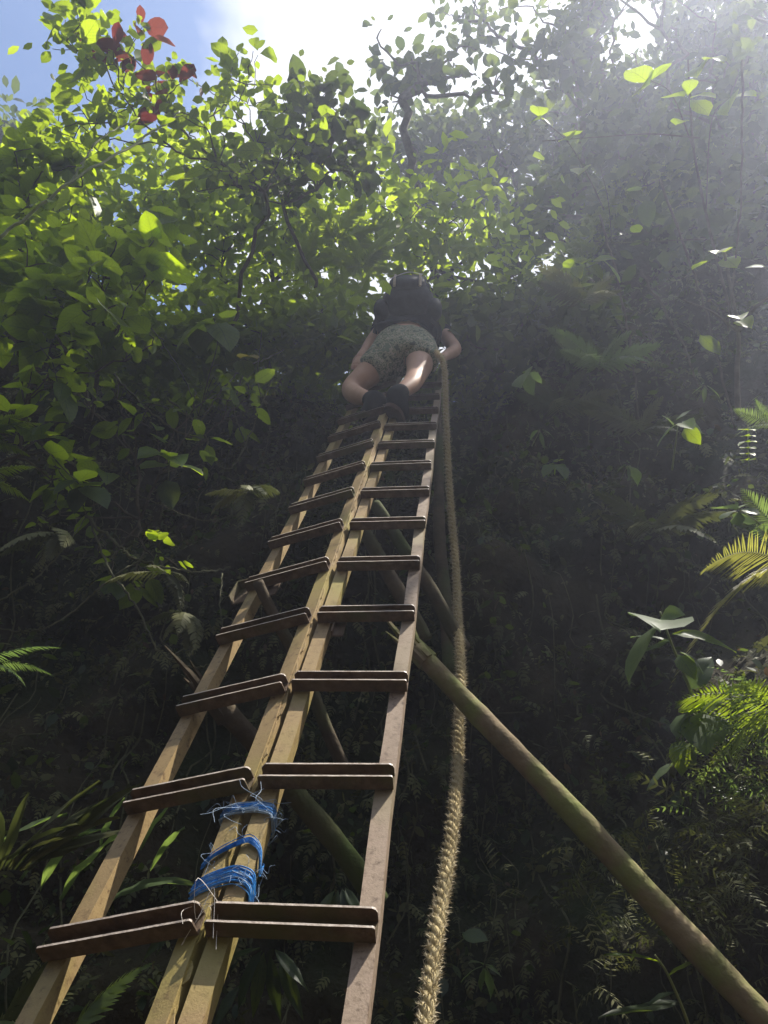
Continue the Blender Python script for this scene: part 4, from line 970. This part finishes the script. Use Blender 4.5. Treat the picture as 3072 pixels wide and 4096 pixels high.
plant('hazy_branch', 'branch with broad yellow green leaves in the glare at top right', [([(735, 330, 5.4), (712, 240, 5.4), (694, 150, 5.4), (688, 60, 5.5)], .012), ([(694, 150, 5.4), (672, 95, 5.4), (650, 80, 5.4)], .005), ([(706, 210, 5.4), (712, 120, 5.4), (735, 95, 5.4)], .005)],
      [('ovate', 'leaf_heart', (650, 82, 5.4), (622, 64, 5.2), .1), ('ovate', 'leaf_heart', (650, 84, 5.4), (630, 90, 5.2), .2), ('ovate', 'leaf_heart', (652, 80, 5.4), (668, 58, 5.2), .2), ('obov', 'leaf_heart', (688, 96, 5.4), (690, 74, 5.2), .1), ('obov', 'leaf_heart', (690, 98, 5.4), (712, 88, 5.2), .1), ('obov', 'leaf_heart', (690, 100, 5.4), (710, 106, 5.2), .1), ('obov', 'leaf_heart', (684, 96, 5.4), (668, 92, 5.2), .1), ('ovate', 'leaf_heart', (735, 96, 5.4), (756, 88, 5.2), .1), ('ovate', 'leaf_heart', (732, 96, 5.4), (722, 106, 5.2), .1), ('round', 'leaf_heart', (705, 60, 5.4), (722, 52, 5.2), .1), ('ovate', 'leaf_heart', (700, 66, 5.4), (690, 72, 5.2), .1), ('ovate', 'leaf_heart', (676, 125, 5.4), (684, 112, 5.2), .1), ('ovate', 'leaf_pale', (640, 190, 5.3), (628, 187, 5.2), .1), ('ovate', 'leaf_pale', (645, 200, 5.3), (650, 225, 5.2), .3)], 13, 'branch', 'bark')
plant('spiny_branch', 'short spiny horizontal twig in the haze, lower of two', [([(705, 239, 5.0), (660, 241, 5.0), (612, 243, 5.0)], .006), ([(612, 243, 5.0), (608, 200, 5.1), (600, 165, 5.1)], .004)], [('ovate', 'leaf_heart', (640, 232, 5.0), (632, 224, 4.9), .1)], 14, 'branch', 'vine')
plant('hazy_fern_stem', 'hazy leafy stem hanging down the cliff right of the climber', [([(560, 250, 4.8), (575, 270, 4.7), (600, 262, 4.6)], .004)], [('ovate', 'leaf_heart', (570 + 6 * q, 268 - 2 * q, 4.7), (566 + 12 * q, 256 + 10 * (q % 2) * 2, 4.6), .2) for q in range(6)], 15, 'branch')
for k, (x0, y0, x1, y1, lab) in enumerate([(660, 180, 735, 430, 'slender pale stem leaning across the upper right of the cliff'), (640, 270, 700, 390, 'slender pale stem beside the forked sapling, leaning left'), (742, 60, 728, 330, 'thin upright stem below the glare at the right edge'), (600, 215, 640, 420, 'thin shaded stem hanging below the spiny twigs')]):
    vine('slender_stem', lab, [(x0, y0, 5.3), ((x0 + x1) / 2 + 6, (y0 + y1) / 2, 5.0), (x1, y1, 4.6)], .009, 'bark', 0, 300 + k, group='slender stems on the upper cliff')
for k, (x, y, Z, lab) in enumerate([(600, 355, 4.6, 'broad shaded fern in the middle of the hazy cliff'), (640, 420, 4.2, 'shaded fern below the hazy middle fern'), (560, 400, 4.5, 'small shaded fern nearest the upper rope'), (585, 290, 5.0, 'shaded fern under the short spiny twig'), (650, 520, 3.6, 'shaded fern hanging above the long drooping leaves')]):
    rr = random.Random(k); fern('cliff_fern', lab, W(x, y + 14, Z), [((math.cos(a), -.5 + .3 * math.sin(a), .5 * math.sin(a) + .1), rr.uniform(.25, .42), rr.uniform(-.3, .3)) for a in [q * 6.283 / 6 + rr.uniform(-.3, .3) for q in range(6)]], 'leaf_pale' if k == 0 else 'moss', 18, .24, .06, 400 + k, group='shaded ferns on the cliff')
for k, (x, y, lab) in enumerate([(528, 372, 'pale leaf pair on the cliff just right of the climber'), (540, 430, 'pale leaves on the cliff level with the upper rope'), (628, 465, 'drooping pale leaf in the middle of the right cliff'), (705, 385, 'pale drooping leaves below the forked sapling')]):
    plant('cliff_plant', lab, [([(x - 8, y + 16, 4.2), (x, y, 4.1)], .003)], auto_leaves((x, y), 4.1, 4, 15, 'lance' if k != 0 else 'ovate', 'leaf_pale', 20 + k, .4), 20 + k, group='pale leaved plants on the cliff')

# -- left: vines, lit leaves, ferns
VN = [('long vine sagging in a deep curve left of the climber', [(113, 373, 4.2), (143, 405, 4.1), (180, 433, 4.0), (199, 426, 4.0), (222, 389, 4.1), (250, 366, 4.3), (285, 350, 4.5)], .009),
      ('vine looping low and rising again beside the sagging vine', [(167, 398, 4.1), (201, 428, 4.0), (213, 458, 3.9), (231, 468, 3.9), (252, 430, 4.1), (271, 380, 4.3)], .008),
      ('short vine dropping toward the upper rungs', [(244, 372, 4.2), (234, 405, 4.1), (240, 430, 4.0), (250, 455, 4.0)], .006),
      ('thick pale vine slanting down the middle left of the cliff', [(86, 517, 3.4), (120, 547, 3.3), (139, 561, 3.3), (192, 572, 3.3), (230, 568, 3.4)], .010),
      ('dark vine curving down toward the third rung', [(90, 521, 3.4), (109, 568, 3.2), (139, 611, 3.0), (157, 649, 2.9), (190, 667, 2.9), (215, 664, 3.0)], .007),
      ('vine running out to the left edge from the thick pale vine', [(143, 558, 3.3), (111, 579, 3.2), (76, 609, 3.1), (46, 628, 3.0), (14, 631, 3.0), (-20, 622, 3.0)], .006),
      ('thin vine hanging straight beside the bent bracket', [(222, 574, 2.9), (220, 605, 2.8), (224, 635, 2.7)], .004),
      ('upright stem near the left edge under the heart leaves', [(14, 315, 3.9), (23, 393, 3.7), (30, 428, 3.6), (39, 442, 3.6), (56, 465, 3.5), (76, 495, 3.4), (90, 521, 3.4)], .007),
      ('stem slanting down through the dark left of the climber', [(141, 315, 4.4), (167, 350, 4.3), (185, 380, 4.2), (200, 420, 4.1)], .006),
      ('thin root hanging beside the climber, left', [(262, 330, 4.6), (258, 380, 4.4), (270, 420, 4.2), (262, 470, 4.0)], .004),
      ('thin root crossing low over the dark left cliff', [(100, 480, 3.6), (150, 500, 3.5), (200, 520, 3.4), (240, 515, 3.4)], .004),
      ('pale root near the left edge by the lit fern', [(0, 600, 2.9), (40, 575, 3.0), (70, 540, 3.2), (86, 517, 3.4)], .005)]
for k, (lab, pts, r) in enumerate(VN): vine('hanging_vine', lab, pts, r * .75, 'vine', 0, 200 + k, group='vines on the left cliff')
vine('arching_stem', 'long yellow green stem arching up from the left edge', [(-30, 262, 3.2), (0, 238, 3.3), (69, 183, 3.5), (150, 134, 3.9), (180, 112, 4.1)], .0085, 'stem_green', 5, 221, 'ovate', 'leaf_heart', .07, 'stem')
vine('arching_stem', 'shorter yellow green stem branching beside the arching stem', [(71, 183, 3.5), (85, 160, 3.6), (102, 137, 3.7), (139, 118, 3.9)], .006, 'stem_green', 3, 222, 'ovate', 'leaf_heart', .06, 'stem')
def lf(x, y, Z, dx, dy, kind='heart', mat='leaf_heart', roll=.1): return (kind, mat, (x, y, Z), (x + dx, y + dy, Z - .12), roll)
plant('sunlit_sprig', 'sprig with three brilliant green leaves against the dark cliff', [([(195, 430, 4.1), (208, 380, 4.1), (218, 340, 4.1), (214, 318, 4.1)], .004)], [lf(206, 324, 4.1, -34, 14), lf(214, 326, 4.1, -20, -8, 'ovate'), lf(217, 324, 4.1, 17, 20), lf(222, 318, 4.1, 14, -10, 'ovate'), lf(206, 332, 4.1, -12, 20, 'heart', 'leaf_dark')], 31, bark='vine')
plant('yellow_leaf_sprig', 'thin sprig with one yellow leaf left of the climber', [([(262, 400, 4.2), (254, 372, 4.2), (243, 356, 4.2)], .003)], [lf(240, 358, 4.2, 14, -8, 'round', 'leaf_yellow'), lf(242, 360, 4.2, 3, 14, 'round')], 32, bark='vine')
plant('shaded_leaf_sprig', 'sprig of half lit leaves low in the dark left', [([(160, 520, 3.5), (168, 480, 3.5), (170, 452, 3.5)], .004)], [lf(160, 452, 3.5, -22, -3), lf(168, 457, 3.5, 18, -2), lf(160, 463, 3.5, -18, 4), lf(178, 465, 3.5, 24, 2, 'ovate'), lf(166, 480, 3.5, 8, 26, 'ovate', 'leaf_dark'), lf(170, 458, 3.5, -2, -14, 'ovate')], 33, bark='vine')
plant('drooping_sprig', 'drooping sprig of pointed leaves near the left edge', [([(40, 440, 3.5), (60, 465, 3.45), (80, 485, 3.4)], .004)], [lf(80, 482, 3.4, 12, -18, 'ovate'), lf(84, 486, 3.4, 26, 12, 'ovate', 'leaf_pale'), lf(80, 486, 3.4, -6, 22, 'ovate', 'leaf_dark'), lf(76, 480, 3.4, -20, 6, 'ovate', 'leaf_mid'), lf(82, 484, 3.4, 20, -2, 'ovate', 'leaf_mid')], 34, bark='vine')
plant('dangling_leaf', 'single long leaf dangling below the heart leaved shrub', [([(52, 360, 3.7), (58, 385, 3.65)], .003)], [lf(60, 388, 3.65, 14, 24, 'ovate', 'leaf_mid')], 35, bark='vine')
fern('fan_palm', 'small sunlit fan of narrow leaflets left of the sagging vine', W(95, 375, 3.9), [((.1, -.2, 1), .32, .2), ((.35, -.2, .9), .3, 0), ((.6, -.2, .8), .26, -.2)], 'fern', 10, .25, .10, 85, cat='palm')
fern('edge_fern', 'sunlit fern frond at the left edge above the vines', W(-30, 440, 3.4), [((1, -.2, .22), .34, .3), ((1, .2, .02), .28, 0), ((.8, -.3, .5), .28, 0)], 'fern', 30, .20, .026, 86)
fern('edge_fern', 'smaller sunlit fern frond lower on the left edge', W(-25, 480, 3.3), [((1, -.2, .2), .28, .3), ((1, .2, -.1), .26, 0)], 'fern', 28, .20, .026, 87)
fern('lit_fern', 'pale lit fern frond low at the left edge', W(-30, 668, 2.5), [((1, -.1, .3), .30, .3), ((1, .1, .15), .28, 0), ((1, -.3, -.05), .25, .2)], 'grass', 30, .14, .022, 88)
fern('large_fern', 'large fern with an arching striped frond in the lower left corner', W(52, 1075, 1.75), [((.42, -.05, .95), .30, .9), ((.9, .1, .75), .32, .3), ((-.5, .1, .8), .26, -.4)], 'fern', 26, .22, .050, 89, curve=.8)
fern('large_fern', 'dark shaded fern in the lower left corner', W(-10, 1060, 2.0), [((.7, .1, .7), .32, .3), ((.3, 0, .9), .34, -.2), ((1, 0, .4), .3, .2)], 'moss', 26, .24, .05, 90)
for k, (x, y, lab) in enumerate([(165, 600, 'dark fern hanging left of the second bracket'), (185, 640, 'dull yellowish fern left of the middle rungs'), (60, 560, 'dark fern near the left edge among the roots'), (250, 520, 'dark fern behind the upper rungs')]):
    rr = random.Random(k + 40); fern('cliff_fern', lab, W(x, y - 26, 3.2), [((rr.uniform(-.8, .8), -.5, -.5 + rr.uniform(-.5, .4)), rr.uniform(.2, .34), rr.uniform(-.3, .3)) for q in range(6)], 'moss', 18, .2, .06, 440 + k, group='shaded ferns on the cliff')
def blades(name, label, root, specs, mat='grass', cat='grass', kind='strap'):
    e = empty(name, W(*root)); tag(e, label, cat); pr = random.Random(len(specs))
    for (A, B_, rl) in specs: leaf_ab(kind, mat, A, B_, e, rl, pr).name = 'blade'
    return e
blades('tall_grass', 'clump of broad dull grass blades left of the second rung', (60, 900, 2.2), [((60, 900, 2.2), (112, 800, 2.0), .2), ((40, 890, 2.2), (78, 795, 2.1), -.2), ((20, 880, 2.2), (84, 790, 2.1), .3), ((100, 850, 2.2), (110, 790, 2.1), .5), ((140, 850, 2.2), (176, 770, 2.1), .2), ((150, 870, 2.2), (183, 808, 2.1), -.3), ((110, 900, 2.2), (180, 850, 2.0), .2), ((-10, 850, 2.1), (50, 800, 2.0), .2)], mat='leaf_pale', kind='strap')
blades('dry_grass', 'thin dry grass at the left edge beside the broad blades', (0, 880, 2.0), [((-5 + 4 * q, 870, 2.0), (10 + 14 * q + (q % 3) * 6, 770 + 14 * (q % 4), 1.9), .1 * q) for q in range(9)], mat='moss')
blades('bamboo_grass', 'drooping bamboo like leaves below the lowest rungs', (265, 1050, 2.1), [((262, 950, 2.1), (228, 1000, 2.0), .2), ((264, 952, 2.1), (250, 1015, 2.0), -.2), ((270, 955, 2.1), (275, 1022, 2.0), .3), ((275, 950, 2.1), (306, 985, 2.0), .1), ((260, 948, 2.1), (215, 958, 2.0), .3), ((280, 958, 2.1), (300, 1020, 2.0), .3), ((240, 985, 2.1), (205, 1030, 2.0), 0), ((335, 890, 2.2), (308, 925, 2.1), .2), ((338, 890, 2.2), (328, 932, 2.1), .2), ((342, 888, 2.2), (352, 925, 2.1), .2), ((345, 888, 2.2), (362, 918, 2.1), .2), ((190, 905, 2.1), (150, 940, 2.0), .2), ((188, 912, 2.1), (140, 955, 2.0), -.2)], mat='leaf_dark', kind='lance')

# ------------------------------------------------------------------ the air
m = MB(); m.box((-960, -960, -1.4), (1920, 0, 0), (0, 1920, 0), (0, 0, 23.4))
hz = m.build('haze', None); tag(hz, 'sunlit haze hanging in the gorge', 'haze', kind='stuff')
hm = bpy.data.materials.new('haze'); hm.use_nodes = True; t = hm.node_tree; t.nodes.clear()
pv = t.nodes.new('ShaderNodeVolumePrincipled'); pv.inputs['Color'].default_value = (.74, .80, 1, 1); pv.inputs['Density'].default_value = .0098; pv.inputs['Anisotropy'].default_value = .64
ou = t.nodes.new('ShaderNodeOutputMaterial'); t.links.new(pv.outputs[0], ou.inputs['Volume'])
hz.data.materials.append(hm)
